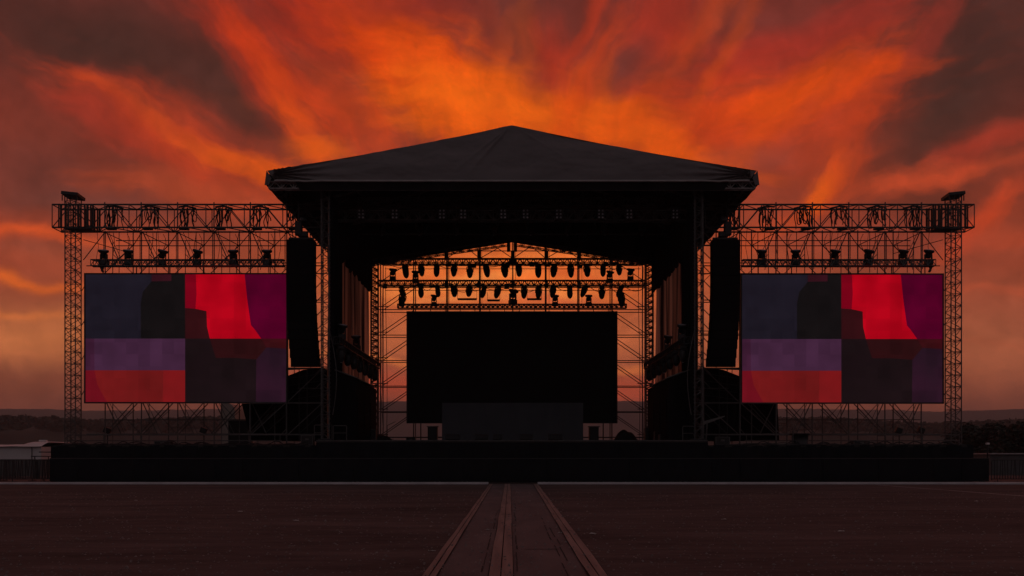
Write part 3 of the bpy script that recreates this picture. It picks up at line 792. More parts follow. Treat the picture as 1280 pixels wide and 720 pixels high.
    lo = thing('draped_stack', f'low black cloth covered case stack below the {sd} screen beside the pipes', 'speaker stack', (X(mp(335),51.8),51.8,1.86))
    pts = [q(357.6,551,52.0), q(357.6,504,52.0), q(296 if s<0 else 311,504.5,52.0), q(296.6 if s<0 else 309,551,52.0)]
    if s < 0: pts[2], pts[3] = q(302,504.5,52), q(314,551,52)
    MB().prism(pts, (0,1.0,0)).build('cover', 'drape', lo)
    MB().box(q(335,545,51.93), (2.0,.1,.3), bev=.02).build('flap', 'drape', lo)
    # base rail along the wing deck
    br = thing('guard_rail', f'low pipe rail along the {sd} wing deck below the screen', 'rail', (X(mp(220),48.4),48.4,1.86))
    for z in (2.12, 2.42): MB().tube((X(mp(84),48.4),48.4,z), (X(mp(352),48.4),48.4,z), .026).build('rail', 'steel', br)
    for px in (84,130,176,222,268,313,350): MB().tube((X(mp(px),48.4),48.4,1.86), (X(mp(px),48.4),48.4,2.44), .026).build('post', 'steel', br)

# ================================================================== BITS ON THE DECK
rs = thing('draped_riser', 'wide dark grey cloth covered riser before the centre screen', 'riser', P(640,549,52.0))
a = P(552.5,503.5,52); b_ = P(729,550,52)
def rfront(u, v): return Vector((a.x+(b_.x-a.x)*u, 52.0+.012*math.sin(u*60)+.01*math.sin(u*23), 2.13+(a.z-2.13)*v))
MB().grid(rfront, 160, 4).build('front_cloth', 'riser', rs, True)
MB().box(((a.x+b_.x)/2, 53.05, (2.12+a.z)/2), (b_.x-a.x-.02, 2.0, a.z-2.14)).build('body', 'riser', rs)
for i, px in enumerate((541,742)):
    r = thing('equipment_rack', f'small black equipment rack standing {("left","right")[i]} of the grey riser', 'rack', P(px,548,54))
    c = P(px,539,54); s = (-1,1)[i]
    MB().box((c.x,54,2.13+.45), (.55,.6,.86), bev=.02).build('body', 'black', r)
    MB().box((c.x,53.95,3.04), (.66,.7,.05), bev=.01).build('lid', 'grey_panel', r)
    for k in range(3): MB().box((c.x,53.69,2.35+.25*k), (.48,.02,.18)).build('drawer', 'case', r)
for i, (px, w) in enumerate(((566,.75),(602,.7),(622,.5),(658,.7),(694,.75))):
    m_ = thing('floor_monitor', f'black wedge floor monitor on the stage lip, {nth(i,5)} before the riser', 'loudspeaker', P(px,550,47.2), 'floor monitors on the stage lip')
    x = X(px,47.2)
    bd = MB().prism([(x-w/2,46.9,2.115),(x-w/2,47.5,2.115),(x-w/2,47.42,2.44),(x-w/2,47.15,2.40)], (w,0,0)).build('cabinet', 'black', m_)
    MB().prism([(x-w/2+.04,46.895,2.15),(x-w/2+.04,47.13,2.385),(x-w/2+.04,47.11,2.40),(x-w/2+.04,46.875,2.165)], (w-.08,0,0)).build('grille', 'grille', bd)
def flight_case(loc, d, label):
    r = thing('flight_case', label, 'case', loc); x,y,z = loc
    MB().box((x,y,z+d[2]/2), d, bev=.015).build('body', 'case', r)
    e = MB()
    for sx in (-1,1):
        e.box((x+sx*d[0]/2,y-d[1]/2,z+d[2]/2), (.035,.035,d[2]+.01))
    for zz in (0.02, d[2]): e.box((x,y-d[1]/2,z+zz), (d[0]+.02,.03,.03))
    e.build('edging', 'alu', r)
    MB().box((x,y-d[1]/2-.015,z+d[2]*.6), (.18,.03,.10)).build('latch', 'alu', r)
dz = 2.112
flight_case((X(514,57),57,dz), (.55,.5,.38), 'small flight case alone on deck left of the dark screen')
flight_case((X(447,52),52.0,dz), (.9,.7,.55), 'flight case among the clutter by the left curtain')
flight_case((X(462,53.5),53.5,dz), (.8,.6,.75), 'taller flight case by the left curtain')
flight_case((X(826,53.0),53.0,dz), (.8,.6,.62), 'flight case standing by the right curtain')
flight_case((X(812,55.5),55.5,dz), (.6,.6,.9), 'tall flight case by the right back tower')
flight_case((X(301,53.2),53.2,0.0), (1.15,.9,3.35), 'tall pale grey equipment cabinet behind the left wing')
bpy.data.objects[-1] if False else None
flight_case((X(455,54.5),54.5,dz), (.6,.6,.35), 'low flat flight case between two others by the left curtain')
flight_case((X(470,56.5),56.5,dz), (.9,.6,.45), 'long low flight case in front of the left back tower')
flight_case((X(835,51.0),51.0,dz), (1.0,.7,.4), 'long low flight case by the right curtain')
flight_case((X(902,47.3),47.3,1.86), (.7,.5,.42), 'small flight case at the foot of the right pipe support')
flight_case((X(385,47.3),47.3,1.86), (.6,.5,.5), 'small flight case at the foot of the left pipe support')
flight_case((X(205,48.0),48.0,1.86), (.8,.5,.22), 'flat case on the left wing deck under the red picture block')
flight_case((X(1075,48.0),48.0,1.86), (.8,.5,.24), 'flat case on the right wing deck under the dark picture block')
def stand(px, y, h, z0, label):
    r = thing('microphone_stand', label, 'stand', (X(px,y),y,z0)); x = X(px,y)
    MB().tube((x,y,z0+.03),(x,y,z0+h),.018,6).build('pole','black_steel',r)
    MB().tube((x,y,z0+h),(x+.5,y-.1,z0+h+.22),.014,6).build('boom','black_steel',r)
    MB().lathe([(.16,0),(.16,.02),(.03,.04)],Matrix.Translation((x,y,z0)),14).build('base','black_steel',r)
stand(452,50.5,1.35,dz,'thin boom stand among the cases by the left curtain')
stand(484,54.0,1.0,dz,'thin boom stand beside the low dark tarp')
stand(808,53.5,1.3,dz,'thin boom stand near the rounded dark tarp')
stand(846,49.5,1.4,dz,'thin boom stand among the cases by the right curtain')
def mound(label, c, rx_, ry_, h, seed, name='tarp_cover'):
    r = thing(name, label, 'tarp', c)
    def fn(u, v):
        t = u*2*math.pi; rr = v
        k = 1 + .18*mnoise.noise(Vector((math.cos(t)*1.5, math.sin(t)*1.5, seed)))
        zz = h*max(0, (1-rr**2.2))*(1+.25*mnoise.noise(Vector((math.cos(t)*rr*2.2, math.sin(t)*rr*2.2, seed+4))))
        return Vector((c[0]+rx_*rr*k*math.cos(t), c[1]+ry_*rr*k*math.sin(t), c[2]+zz))
    MB().grid(fn, 36, 12).build('sheet', 'tarp', r, True)
    MB().path([(c[0]+rx_*.9*math.cos(t/20*6.283), c[1]+ry_*.9*math.sin(t/20*6.283), c[2]+.22) for t in range(21)], .015, 5).build('rope', 'case', r)
mound('rounded dark tarp over gear on deck right of the dark screen', (X(782,56),56,dz), .82, .7, .78, 3)
mound('low dark tarp over gear on deck left of the dark screen', (X(476,55),55,dz), .85, .7, .5, 8)
for k, (px, y, w, h, lab) in enumerate(((404,47.0,.9,.78,'left grey hand rail frame beside the left front tower'), (425,47.0,.68,.75,'right grey hand rail frame beside the left front tower'),
                          (861,47.0,.62,.72,'grey hand rail frame beside the right front tower'))):
    g = thing('hand_rail', lab, 'rail', (X(px,y),y,dz)); x = X(px,y)
    MB().path([(x-w/2,y,dz),(x-w/2,y,dz+h-.03),(x-w/2+.03,y,dz+h),(x+w/2-.03,y,dz+h),(x+w/2,y,dz+h-.03),(x+w/2,y,dz)], .024, 6).build('frame', 'steel', g)
    MB().tube((x-w/2,y,dz+h*.5), (x+w/2,y,dz+h*.5), .018).build('middle_rail', 'steel', g)
for k, (px, s) in enumerate(((134.5,-1),(255,-1),(1124,1),(1152,1))):
    wl = ['floor lamp on the left wing deck under the screen, outer one','floor lamp on the left wing deck under the screen, inner one',
          'floor lamp on the right wing deck under the screen, inner one','floor lamp on the right wing deck under the screen, outer one'][k]
    f = thing('flood_light', wl, 'stage light', (X(px,50.6),50.6,1.86)); x = X(px,50.6)
    MB().tube((x,50.6,1.86),(x,50.6,2.55),.03).build('stand','black_steel',f)
    MB().box((x-.03,50.6,2.72),(.34,.22,.30),ry(.35),bev=.03).build('head','black',f)
    MB().box((x,50.6,1.885),(.4,.4,.05),bev=.01).build('base','black_steel',f)
dr = thing('cable_drum', 'black cable drum on the right wing deck below the screen', 'cable drum', (X(1000,48.0),48.0,1.86))
MB().lathe([(.5,0),(.52,.02),(.52,.06),(.42,.08),(.42,.55),(.52,.57),(.52,.62),(.5,.63)], Matrix.Translation((X(1000,48),48,1.86)), 24).build('drum','black',dr,True)
MB().tube((X(991,47.4),47.4,1.86),(X(991,47.4),47.4,2.62),.035).build('handle','steel',dr)
bm_ = thing('boom_arm', 'grey tilted boom arm on a stand beside the right front tower', 'stand', (X(884,47.6),47.6,1.86))
MB().tube(P(882,556,47.6),P(884,528,47.6),.04).build('stand','steel',bm_)
MB().prism([P(878,527,47.6),P(906,519.5,47.6),P(906,521,47.6),P(880,531,47.6)],(0,.12,0)).build('arm','grey_panel',bm_)
wf = thing('flood_light', 'small white flood light on the outer corner of the right wing', 'stage light', (X(1234.5,46.3),46.3,1.86))
MB().tube((X(1234.5,46.3),46.3,1.2),(X(1234.5,46.3),46.3,1.86),.04).build('post','black_steel',wf)
MB().box((X(1234.5,46.3),46.3,1.93),(.16,.16,.10),bev=.03).build('head','white_pvc',wf)

# ================================================================== BESIDE THE STAGE
def barrier(x, y, label, rot=0.0, group=None):
    r = thing('pedestrian_barrier', label, 'barrier', (x,y,0), group)
    w, h = 2.2, 1.12
    fr = MB()
    fr.path([(x-w/2,y,.12),(x-w/2,y,h-.08),(x-w/2+.08,y,h),(x+w/2-.08,y,h),(x+w/2,y,h-.08),(x+w/2,y,.12)], .024, 6).tube((x-w/2,y,.18),(x+w/2,y,.18),.02)
    fr.build('frame','black_steel',r)
    for k in range(15):
        xx = x-w/2 + w*(k+1)/16
        MB().tube((xx,y,.18),(xx+random.uniform(-.09,.09),y,h),.022,5).build('bar','black_steel',r)
    for sx in (-.8,.8): MB().tube((x+sx,y-.32,.03),(x+sx,y+.32,.03),.022).tube((x+sx,y,.03),(x+sx,y,.18),.02).build('foot','black_steel',r)
    r.rotation_euler = (0,0,rot)
xl = X(62,45.4)
for k in range(3):
    barrier(xl-1.0-2.26*k, 45.3+.12*(k%2), f'black steel crowd barrier left of the stage, {("closest to it","second from it","farthest from it")[k]}', (-.05,.07,-.03)[k], 'steel barriers left of the stage')
    barrier(xl-.6-2.2*k, 47.6+.1*k, f'rear row steel crowd barrier left of the stage, {("closest to it","second from it","farthest from it")[k]}', (.12,-.1,.05)[k], 'rear steel barriers left of the stage')
xr_ = X(1237,45.4)
for k in range(2):
    barrier(xr_+1.12+2.26*k, 45.3+.1*k, f'black steel crowd barrier right of the stage, {("closer to it","farther from it")[k]}', (.04,-.05)[k], 'steel barriers right of the stage')
# long pale marquee left of the stage
mq = thing('marquee_tent', 'long low white marquee tent left of the stage', 'tent', (X(20,62),62,0))
x0, x1 = X(-60,62), X(61,62)
yA, yB = 61, 66
MB().box(((x0+x1)/2,(yA+yB)/2,1.5),(x1-x0,yB-yA,.9)).build('wall','white_pvc',mq)
MB().box(((x0+x1)/2,(yA+yB)/2,.525),(x1-x0-.02,yB-yA-.02,1.05)).build('base_skirt','scrim',mq)
def mroof(u,v):
    x = x0-.05+(x1-x0+.1)*u
    px = 640+x/61*F
    hump = .20*max(0,min(1,(px-22)/10,(60-px)/10))
    return Vector((x, yA-.12+(yB-yA+.2)*v, 1.96 + .14*min(1,v*6,(1-v)*6) + hump*min(1,v*5,(1-v)*5) + .012*math.sin(x*3)))
MB().grid(mroof,80,12).build('roof','white_pvc',mq,True)
MB().box(((x0+x1)/2,yA-.14,1.93),(x1-x0+.12,.03,.05)).build('eave_trim','grey_panel',mq)
MB().box((X(40,61),yA-.02,1.5),(.05,.05,.86)).build('seam','grey_panel',mq)
MB().box((X(31,61),yA+2.4,2.38),(.5,.3,.12),bev=.04).build('vent','white_pvc',mq)
bn = thing('picnic_bench', 'small dark folding bench before the white marquee', 'bench', (X(52,54),54,0))
xb = X(52,54)
MB().box((xb,54,1.30),(1.0,.5,.05)).build('top','black',bn)
for sx in (-.4,.4): MB().tube((xb+sx,54,0),(xb+sx,54,1.28),.03).build('leg','black_steel',bn)
MB().box((xb+.1,54.2,1.55),(.7,.05,.06)).build('back_rail','black',bn)
# low cabin right
cb_ = thing('site_cabin', 'low grey cabin roof behind barriers right of the stage', 'cabin', (X(1300,64),64,0))
xx0, xx1 = X(1238,64), X(1380,64)
MB().box(((xx0+xx1)/2,66,.72),(xx1-xx0,4,1.44)).build('wall','scrim',cb_)
MB().box(((xx0+xx1)/2,65.95,1.49),(xx1-xx0+.2,4.3,.09),bev=.02).build('roof','hem',cb_)
# pale box trailer behind the left wing
tk = thing('box_trailer', 'pale rounded box trailer parked behind the left wing', 'trailer', (X(268,80),80,0))
xa, xb = X(250,80), X(293.5,80); zt = Z(504,80)
pr = []
for k in range(9):
    t = math.pi/2*k/8; pr.append((xb-.7+.7*math.sin(t), 80, zt-.7+.7*math.cos(t)))
MB().prism([(X(276,80),80,.9),(X(276,80),80,zt)]+pr+[(xb,80,.9)], (0,6.5,0)).build('box','trailer_skin',tk)
for yy in (81.5,85):
    T = Matrix.Translation((X(284,80),yy,.5)) @ Matrix.Rotation(math.radians(90),4,'Y')
    MB().lathe([(.2,-.5),(.5,-.5),(.5,.5),(.2,.5)],T,18).build('wheel','black',tk)

# ================================================================== GROUND
g = MB()
def gfun(u, v):
    r = 4000*v**3; t = u*2*math.pi
    return Vector((r*math.cos(t), r*math.sin(t)+20, 0))
g.grid(gfun, 64, 40)
tag(g.build('ground', 'ground'), kind='structure')
k_ = MB().box((-31.1,42.85,.04),(60,.9,.08)); tag(k_.build('kerb_strip','kerb'), kind='structure')
k_ = MB().box((31.2,42.85,.04),(60,.9,.08)); tag(k_.build('kerb_strip','kerb'), kind='structure')
pl_ = MB().add([(16.35,2,.004),(16.55,2,.004),(16.55,41.5,.004),(16.35,41.5,.004)],[(0,1,2,3)]); tag(pl_.build('painted_line','paint'), kind='structure')
rails = (('left', (-.93,-.785), .014, -.0029), ('middle', (-.245,.01), .014, -.0026), ('right', (.80,1.0), .014, .0054))
def skew(y, k): return k*(y-9.68)
for nm, (x0, x1), gap, sk in rails:
    r = thing('cable_ramp', f'{nm} one of three long reddish board tracks leading to the stage', 'cable ramp', (x0,24,0))
    mid = (x0+x1)/2
    for sgn in (-1,1):
        def strip(u, v, sgn=sgn):
            y = 3 + 39.4*v
            w = .012*mnoise.noise(Vector((y*.35, x0*7, sgn)))
            a, b2 = (x0+w, mid-gap/2) if sgn < 0 else (mid+gap/2, x1+w)
            return Vector((a+(b2-a)*u+skew(y,sk), y, .026+.008*mnoise.noise(Vector((y*.7, sgn*3, x0)))))
        MB().grid(strip, 2, 160).build('board','rubber',r)
        ex = x0 if sgn < 0 else x1
        MB().grid(lambda u,v: Vector((ex+(u-.5)*.02+skew(3+39.4*v,sk), 3+39.4*v, .014)), 1, 40).build('edge','gap',r)
    MB().grid(lambda u,v: Vector((mid+(u-.5)*gap*1.6+skew(3+39.4*v,sk), 3+39.4*v, .009)), 1, 40).build('groove','gap',r)
def mat_patch(x0, x1, nm):
    k0, k1 = (-.0029,-.0026) if nm == 'l' else (-.0026,.0054)
    def fn(u, v):
        y = 3+39.3*v; a = x0+skew(y,k0); b2 = x1+skew(y,k1)
        return Vector((a+(b2-a)*u, y, .005))
    m = MB().grid(fn, 2, 60)
    tag(m.build('track_surface', 'trackmat'), kind='structure')
M['trackmat'] = mat('worn_track_surface', (.175,.118,.112), (.10,.072,.07), rough=.85, scale=.8, detail=10, stretch=(2,.6,1), bump=.3, bscale=7)
mat_patch(-.785,-.245,'l'); mat_patch(.01,.80,'r')
rc = random.Random(9)
for x, y0, y1 in ((-.33,8,21),(.07,10,26),(.60,9,19),(.67,11,16)):
    y = y0
    while y < y1:
        ln = rc.uniform(.5,2.2); xo = x + rc.uniform(-.015,.015); wd = rc.uniform(.008,.02)
        m = MB().grid(lambda u,v: Vector((xo+wd*(u-.5)+.004*mnoise.noise(Vector((v*7+y,x*5,0))), y+ln*v, .010)), 1, 14)
        tag(m.build('ground_crack','gap'), kind='structure'); y += ln + rc.uniform(.05,.8)
for xj, yj, wj in ((.94,15.2,.2),(-.12,19.5,.25),(-.95,24.0,.18),(.40,12.4,.45),(1.2,15.4,.8)):
    m = MB().add([(xj-wj/2,yj,.040),(xj+wj/2,yj+.01,.040),(xj+wj/2,yj+.05,.040),(xj-wj/2,yj+.04,.040)],[(0,1,2,3)]) if wj < .3 else MB().add([(xj-wj/2,yj,.011),(xj+wj/2,yj+.01,.011),(xj+wj/2,yj+.05,.011),(xj-wj/2,yj+.04,.011)],[(0,1,2,3)])
    tag(m.build('ground_crack','gap'), kind='structure')
rg = random.Random(77); gm = MB()
for k in range(5200):
    y = 9.2 + 24*rg.random()**1.6; x = rg.uniform(-.62,.62)*y
    e = rg.uniform(.006,.016)*(1+.05*y); a0 = rg.uniform(0,6.28); c = Vector((x,y,.002 if abs(x) > 1.1 else .03))
    pts = [c + Vector((math.cos(a0+q*2.09)*e*rg.uniform(.6,1.3), math.sin(a0+q*2.09)*e*rg.uniform(.6,1.3), 0)) for q in range(3)]
    gm.add(pts + [c+Vector((0,0,e*rg.uniform(.4,.9)))], [(0,1,3),(1,2,3),(2,0,3)])
tag(gm.build('gravel','stone'), 'small grit scattered over the dark ground', 'grit', None, 'stuff')
rnd = random.Random(5)
for i, (px, py) in enumerate(((170,626),(370,651.5),(610,663),(741,668),(1220,627),(1052,665),(700,667),(540,690),(300,640),(905,650))):
    y = F*EYE/(py-HZ); x = X(px,y)
    r = rnd.uniform(.022,.04)
    pts = []
    def scrap(u,v):
        t = u*2*math.pi; rr = r*v*(1+.5*mnoise.noise(Vector((math.cos(t)*2, math.sin(t)*2, i*3.3))))
        return Vector((x+rr*math.cos(t)*1.6, y+rr*math.sin(t), .012+.03*abs(mnoise.noise(Vector((u*5,v*4,i))))))
    tag(MB().grid(scrap,12,4).build('paper_scrap','paper'), 'tiny scrap of pale litter on the dark ground', 'litter', 'scraps of litter on the ground')

# ================================================================== HILLS, WOODS, TREES
def ridge(name, y0, depth, pts, seed, jag, m='hill', nu=420):
    """pts: (photo column, photo row) of the skyline"""
    def row(px):
        if px <= pts[0][0]: return pts[0][1]
        for (a,b2),(c,d) in zip(pts, pts[1:]):
            if px <= c: 
                t = (px-a)/(c-a); t = t*t*(3-2*t); return b2+(d-b2)*t
        return pts[-1][1]
    def fn(u, v):
        px = -420 + 2120*u
        yy = y0 + depth*(v-.0)
        h = Z(row(px), y0+depth)
        prof = math.sin(min(1,v*1.0)*math.pi/2)**.9
        j = jag*mnoise.fractal(Vector((px*.22, v*9, seed)),1.0,2.0,5)
        return Vector((X(px,y0+depth*.9)*(1+.02*v), yy, -2+ (h+2+j)*prof))
    tag(MB().grid(fn, nu, 16).build(name, m, None, True), kind='structure')
ridge('far_hills', 2300, 500, [(-420,516),(0,511.5),(60,512),(120,514),(300,512),(400,506),(470,502.5),(640,500.5),(800,502),(870,507),(930,511),(1000,511.5),(1100,513),(1160,515),(1210,513.5),(1280,511.5),(1700,508)], 1.0, 3.0)
def woods(name, y0, y1, span, rowf, n, seed, size, label):
    rnd = random.Random(seed); m = MB()
    for k in range(n):
        y = rnd.uniform(y0, y1); px = rnd.uniform(*span); x = X(px, y)
        if 450 < px < 850: continue
        top = Z(rowf(px)+rnd.uniform(0,5), y)
        hgt = size*rnd.uniform(.7,1.25); base = max(0, top-hgt)
        for q in range(34):
            while True:
                d = Vector((rnd.uniform(-1,1), rnd.uniform(-1,1), rnd.uniform(-1,1)))
                if d.length < 1: break
            c = Vector((x+d.x*hgt*.42, y+d.y*hgt*.42, base+hgt*.55+d.z*hgt*.45))
            if c.z < 0: c.z = abs(c.z)
            e = hgt*rnd.uniform(.14,.26)
            R = Matrix.Rotation(rnd.uniform(0,6.28),3,'Z') @ Matrix.Rotation(rnd.uniform(-1.3,1.3),3,'X')
            m.add([c+R@Vector((-e,0,-e*.6)), c+R@Vector((e,0,-e*.7)), c+R@Vector((e*.7,0,e*.8)), c+R@Vector((-e*.6,0,e*.6))], [(0,1,2,3)])
    o = m.build(name,'woods'); tag(o, label, 'woods', None, 'stuff')
def interp(pts):
    def f(px):
        if px <= pts[0][0]: return pts[0][1]
        for (a,b2),(c,d) in zip(pts, pts[1:]):
            if px <= c: return b2+(d-b2)*(px-a)/(c-a)
        return pts[-1][1]
    return f
ridge('wooded_ridge', 700, 200, [(-420,524),(0,521),(60,524),(120,526),(300,521),(380,530),(440,562),(640,566),(840,562),(910,528),(1000,523),(1060,524),(1130,529),(1200,529),(1240,526),(1280,524),(1700,520)], 7.0, 1.6, 'hill')
woods('woods', 640, 880, (-160,1440), interp([(-160,520),(0,518),(62,520),(130,524),(300,519),(400,523),(480,532),(640,540),(820,532),(920,526),(980,521),(1040,521),(1110,526),(1190,527),(1280,523),(1440,520)]), 1500, 3, 9, 'dark wooded ridge behind the stage')
def tree(x, y, h, r, seed, label, trunk_h=None):
    rnd = random.Random(seed)
    t = thing('tree', label, 'tree', (x,y,0), 'trees right of the stage')
    tb = MB(); 
    tb.path([(x,y,0),(x+.05,y,h*.25),(x-.1,y,h*.5),(x+.1,y,h*.8)], .22, 7)
    for k in range(7):
        a = rnd.uniform(0,6.28); z0 = h*rnd.uniform(.3,.6)
        tb.path([(x,y,z0),(x+math.cos(a)*r*.4,y+math.sin(a)*r*.4,z0+h*.12),(x+math.cos(a)*r*.75,y+math.sin(a)*r*.75,z0+h*.22)], .08, 5)
    tb.build('trunk','bark',t)
    lf = MB()
    cl = []
    for k in range(26):
        a = rnd.uniform(0,6.28); rr = r*math.sqrt(rnd.random())*.85
        zz = h*rnd.uniform(.22,.9); sh = 1-.65*max(0,(zz/h-.55)/.45)
        cl.append((Vector((x+math.cos(a)*rr*sh, y+math.sin(a)*rr*sh, zz)), r*rnd.uniform(.22,.38)))
    for c, cr in cl:
        for q in range(170):
            d = Vector((rnd.gauss(0,.5), rnd.gauss(0,.5), rnd.gauss(0,.42)))*cr
            e = rnd.uniform(.13,.27)
            R = Matrix.Rotation(rnd.uniform(0,6.28),3,'Z') @ Matrix.Rotation(rnd.uniform(-1.5,1.5),3,'X')
            lf.add([c+d+R@Vector((-e,0,-e*.6)), c+d+R@Vector((e,0,-e*.5)), c+d+R@Vector((e*.6,0,e*.8)), c+d+R@Vector((-e*.7,0,e*.6))], [(0,1,2,3)])
    lf.build('crown','leaf',t)
tr_ = [(1197,118,4.6,2.0,'small dark bushy tree just behind the right end mast'),(1217,112,5.2,2.9,'rounded dark tree right of the end mast, nearest the stage'),(1243,120,5.5,3.0,'rounded dark tree in the middle of the right hand group'),
       (1275,105,5.2,2.8,'rounded dark tree at the right edge of the photo')]
for i, (px, y, h, r, lab) in enumerate(tr_): tree(X(px,y), y, h, r, 40+i, lab)

# ================================================================== HAZE
hz = MB().box((0,20,95.5),(8200,8200,193))
hm = bpy.data.materials.new('thin_haze'); hm.use_nodes = True; nt = hm.node_tree; nt.nodes.clear()
o_ = nt.nodes.new('ShaderNodeOutputMaterial'); pv = nt.nodes.new('ShaderNodeVolumePrincipled')
pv.inputs['Color'].default_value = (.9,.88,.86,1); pv.inputs['Density'].default_value = .00028; pv.inputs['Anisotropy'].default_value = .2
nt.links.new(pv.outputs[0], o_.inputs['Volume'])
HAZE = True
if HAZE: tag(hz.build('haze', hm), kind='stuff')

# ================================================================== SKY
w = bpy.data.worlds.new("World"); S.world = w; w.use_nodes = True
nt = w.node_tree; nt.nodes.clear(); L = nt.links.new
def N(t, **kw):
    n = nt.nodes.new(t)
    for k, v in kw.items(): setattr(n, k, v)
    return n
def math_(op, a, b=None, c=None):
    n = N('ShaderNodeMath', operation=op)
    for i, v in enumerate((a, b, c)):
        if v is None: continue
        if isinstance(v, (int, float)): n.inputs[i].default_value = v
        else: L(v, n.inputs[i])
    return n.outputs[0]
tc = N('ShaderNodeTexCoord'); sep = N('ShaderNodeSeparateXYZ'); L(tc.outputs['Generated'], sep.inputs[0])
yc = math_('MAXIMUM', sep.outputs[1], .08)
u = math_('MULTIPLY_ADD', math_('DIVIDE', sep.outputs[0], yc), 1.15, .640)
v = math_('SUBTRACT', .5715, math_('MULTIPLY', math_('DIVIDE', sep.outputs[2], yc), 1.15))
cmb = N('ShaderNodeCombineXYZ'); L(u, cmb.inputs[0]); L(v, cmb.inputs[1])
def nz(vec, scale, detail=5, rough=.55, dist=0.0):
    n = N('ShaderNodeTexNoise'); n.inputs['Scale'].default_value = scale; n.inputs['Detail'].default_value = detail
    n.inputs['Roughness'].default_value = rough; n.inputs['Distortion'].default_value = dist
    L(vec, n.inputs['Vector']); return n
def vmath(op, a, b):
    n = N('ShaderNodeVectorMath', operation=op)
    for i, q in enumerate((a, b)):
        if isinstance(q, (tuple, list)): n.inputs[i].default_value = q
        else: L(q, n.inputs[i])
    return n
def warp(vec, scale, amt, detail=4):
    n = nz(vec, scale, detail)
    d = vmath('SUBTRACT', n.outputs['Color'], (.5,.5,.5))
    m = vmath('MULTIPLY', d.outputs[0], (amt, amt, 0))
    return vmath('ADD', vec, m.outputs[0]).outputs[0]
wv = warp(warp(cmb.outputs[0], 4.5, .09), 16, .022, 5)
# streaks that fan out from a point low behind the stage
dx = math_('SUBTRACT', u, .64); dy = math_('SUBTRACT', .50, v)
wsep = N('ShaderNodeSeparateXYZ'); L(wv, wsep.inputs[0])
dx = math_('SUBTRACT', wsep.outputs[0], .64); dy = math_('SUBTRACT', .48, wsep.outputs[1])
ang = math_('ARCTAN2', dx, dy)
rad = math_('SQRT', math_('ADD', math_('MULTIPLY', dx, dx), math_('MULTIPLY', dy, dy)))
pol = N('ShaderNodeCombineXYZ'); L(math_('MULTIPLY', ang, 3.0), pol.inputs[0]); L(math_('MULTIPLY', rad, 3.2), pol.inputs[1])
st = nz(warp(pol.outputs[0], 1.2, .5), 1.7, 8, .6, .3).outputs['Fac']
pol2 = N('ShaderNodeCombineXYZ'); L(math_('MULTIPLY', ang, 9.0), pol2.inputs[0]); L(math_('MULTIPLY', rad, 4.0), pol2.inputs[1])
st2 = nz(warp(pol2.outputs[0], .9, 1.3), 1.15, 8, .58, .4).outputs['Fac']
puff = nz(wv, 9, 6, .62).outputs['Fac']
# layered base colour by height
rmp = N('ShaderNodeValToRGB'); el = rmp.color_ramp.elements
stops = [(0,(104,44,35)),(.12,(122,50,36)),(.24,(140,60,40)),(.33,(146,68,46)),(.40,(150,80,56)),(.46,(142,80,58)),(.50,(126,68,50)),(.56,(120,64,48))]
el[0].position = stops[0][0]; el[0].color = srgb(*stops[0][1]); el[1].position = stops[-1][0]/.6; el[1].color = srgb(*stops[-1][1])
for p_, c_ in stops[1:-1]:
    e = el.new(p_/.6); e.color = srgb(*c_)
L(math_('DIVIDE', v, .6), rmp.inputs[0])
col = rmp.outputs[0]
FIL = {}
for i_, a_ in enumerate((-58, -16, 5, 26, 52, 80)):
    m_ = N('ShaderNodeMapping', vector_type='TEXTURE'); m_.inputs['Rotation'].default_value = (0,0,math.radians(a_)); m_.inputs['Scale'].default_value = (1/5.5, 1/23.0, 1)
    m_.inputs['Location'].default_value = (i_*.7, i_*.31, 0)
    L(wv, m_.inputs[0]); FIL[a_] = nz(m_.outputs[0], 1.5, 6, .63)
def stroke(col, cx, cy, a, Lh, Wd, c, alpha, tex=None, sharp=1.0):
    m = N('ShaderNodeMapping', vector_type='TEXTURE')
    m.inputs['Location'].default_value = (cx/1000, cy/1000, 0); m.inputs['Rotation'].default_value = (0,0,math.radians(a)); m.inputs['Scale'].default_value = (Lh/1000, Wd/1000, 1)
    # chained one after another so that only a few values are alive at a time
    q = N('ShaderNodeVectorMath', operation='MULTIPLY_ADD'); L(col, q.inputs[0]); q.inputs[1].default_value = (1e-7,1e-7,0); L(wv, q.inputs[2])
    L(q.outputs[0], m.inputs[0])
    d = N('ShaderNodeVectorMath', operation='DOT_PRODUCT'); L(m.outputs[0], d.inputs[0]); L(m.outputs[0], d.inputs[1])
    g = math_('POWER', .36788, d.outputs['Value'])
    if tex is not None:
        n = FIL[min(FIL, key=lambda q: abs(q-a))]
        g2 = math_('ADD', g, math_('MULTIPLY_ADD', n.outputs['Fac'], 1.55, -.76))
        t = N('ShaderNodeMapRange', interpolation_type='SMOOTHSTEP'); t.inputs['From Min'].default_value = .0; t.inputs['From Max'].default_value = 1.15
        L(g2, t.inputs['Value'])
        f = math_('MULTIPLY', math_('MULTIPLY', t.outputs[0], math_('MINIMUM', math_('MULTIPLY', g, 3.5), 1.0)), alpha)
    else:
        f = math_('MULTIPLY', g, alpha)
    mx = N('ShaderNodeMix', data_type='RGBA'); mx.clamp_factor = True
    L(f, mx.inputs[0]); L(col, mx.inputs[6]); mx.inputs[7].default_value = srgb(*c)
    return mx.outputs[2]
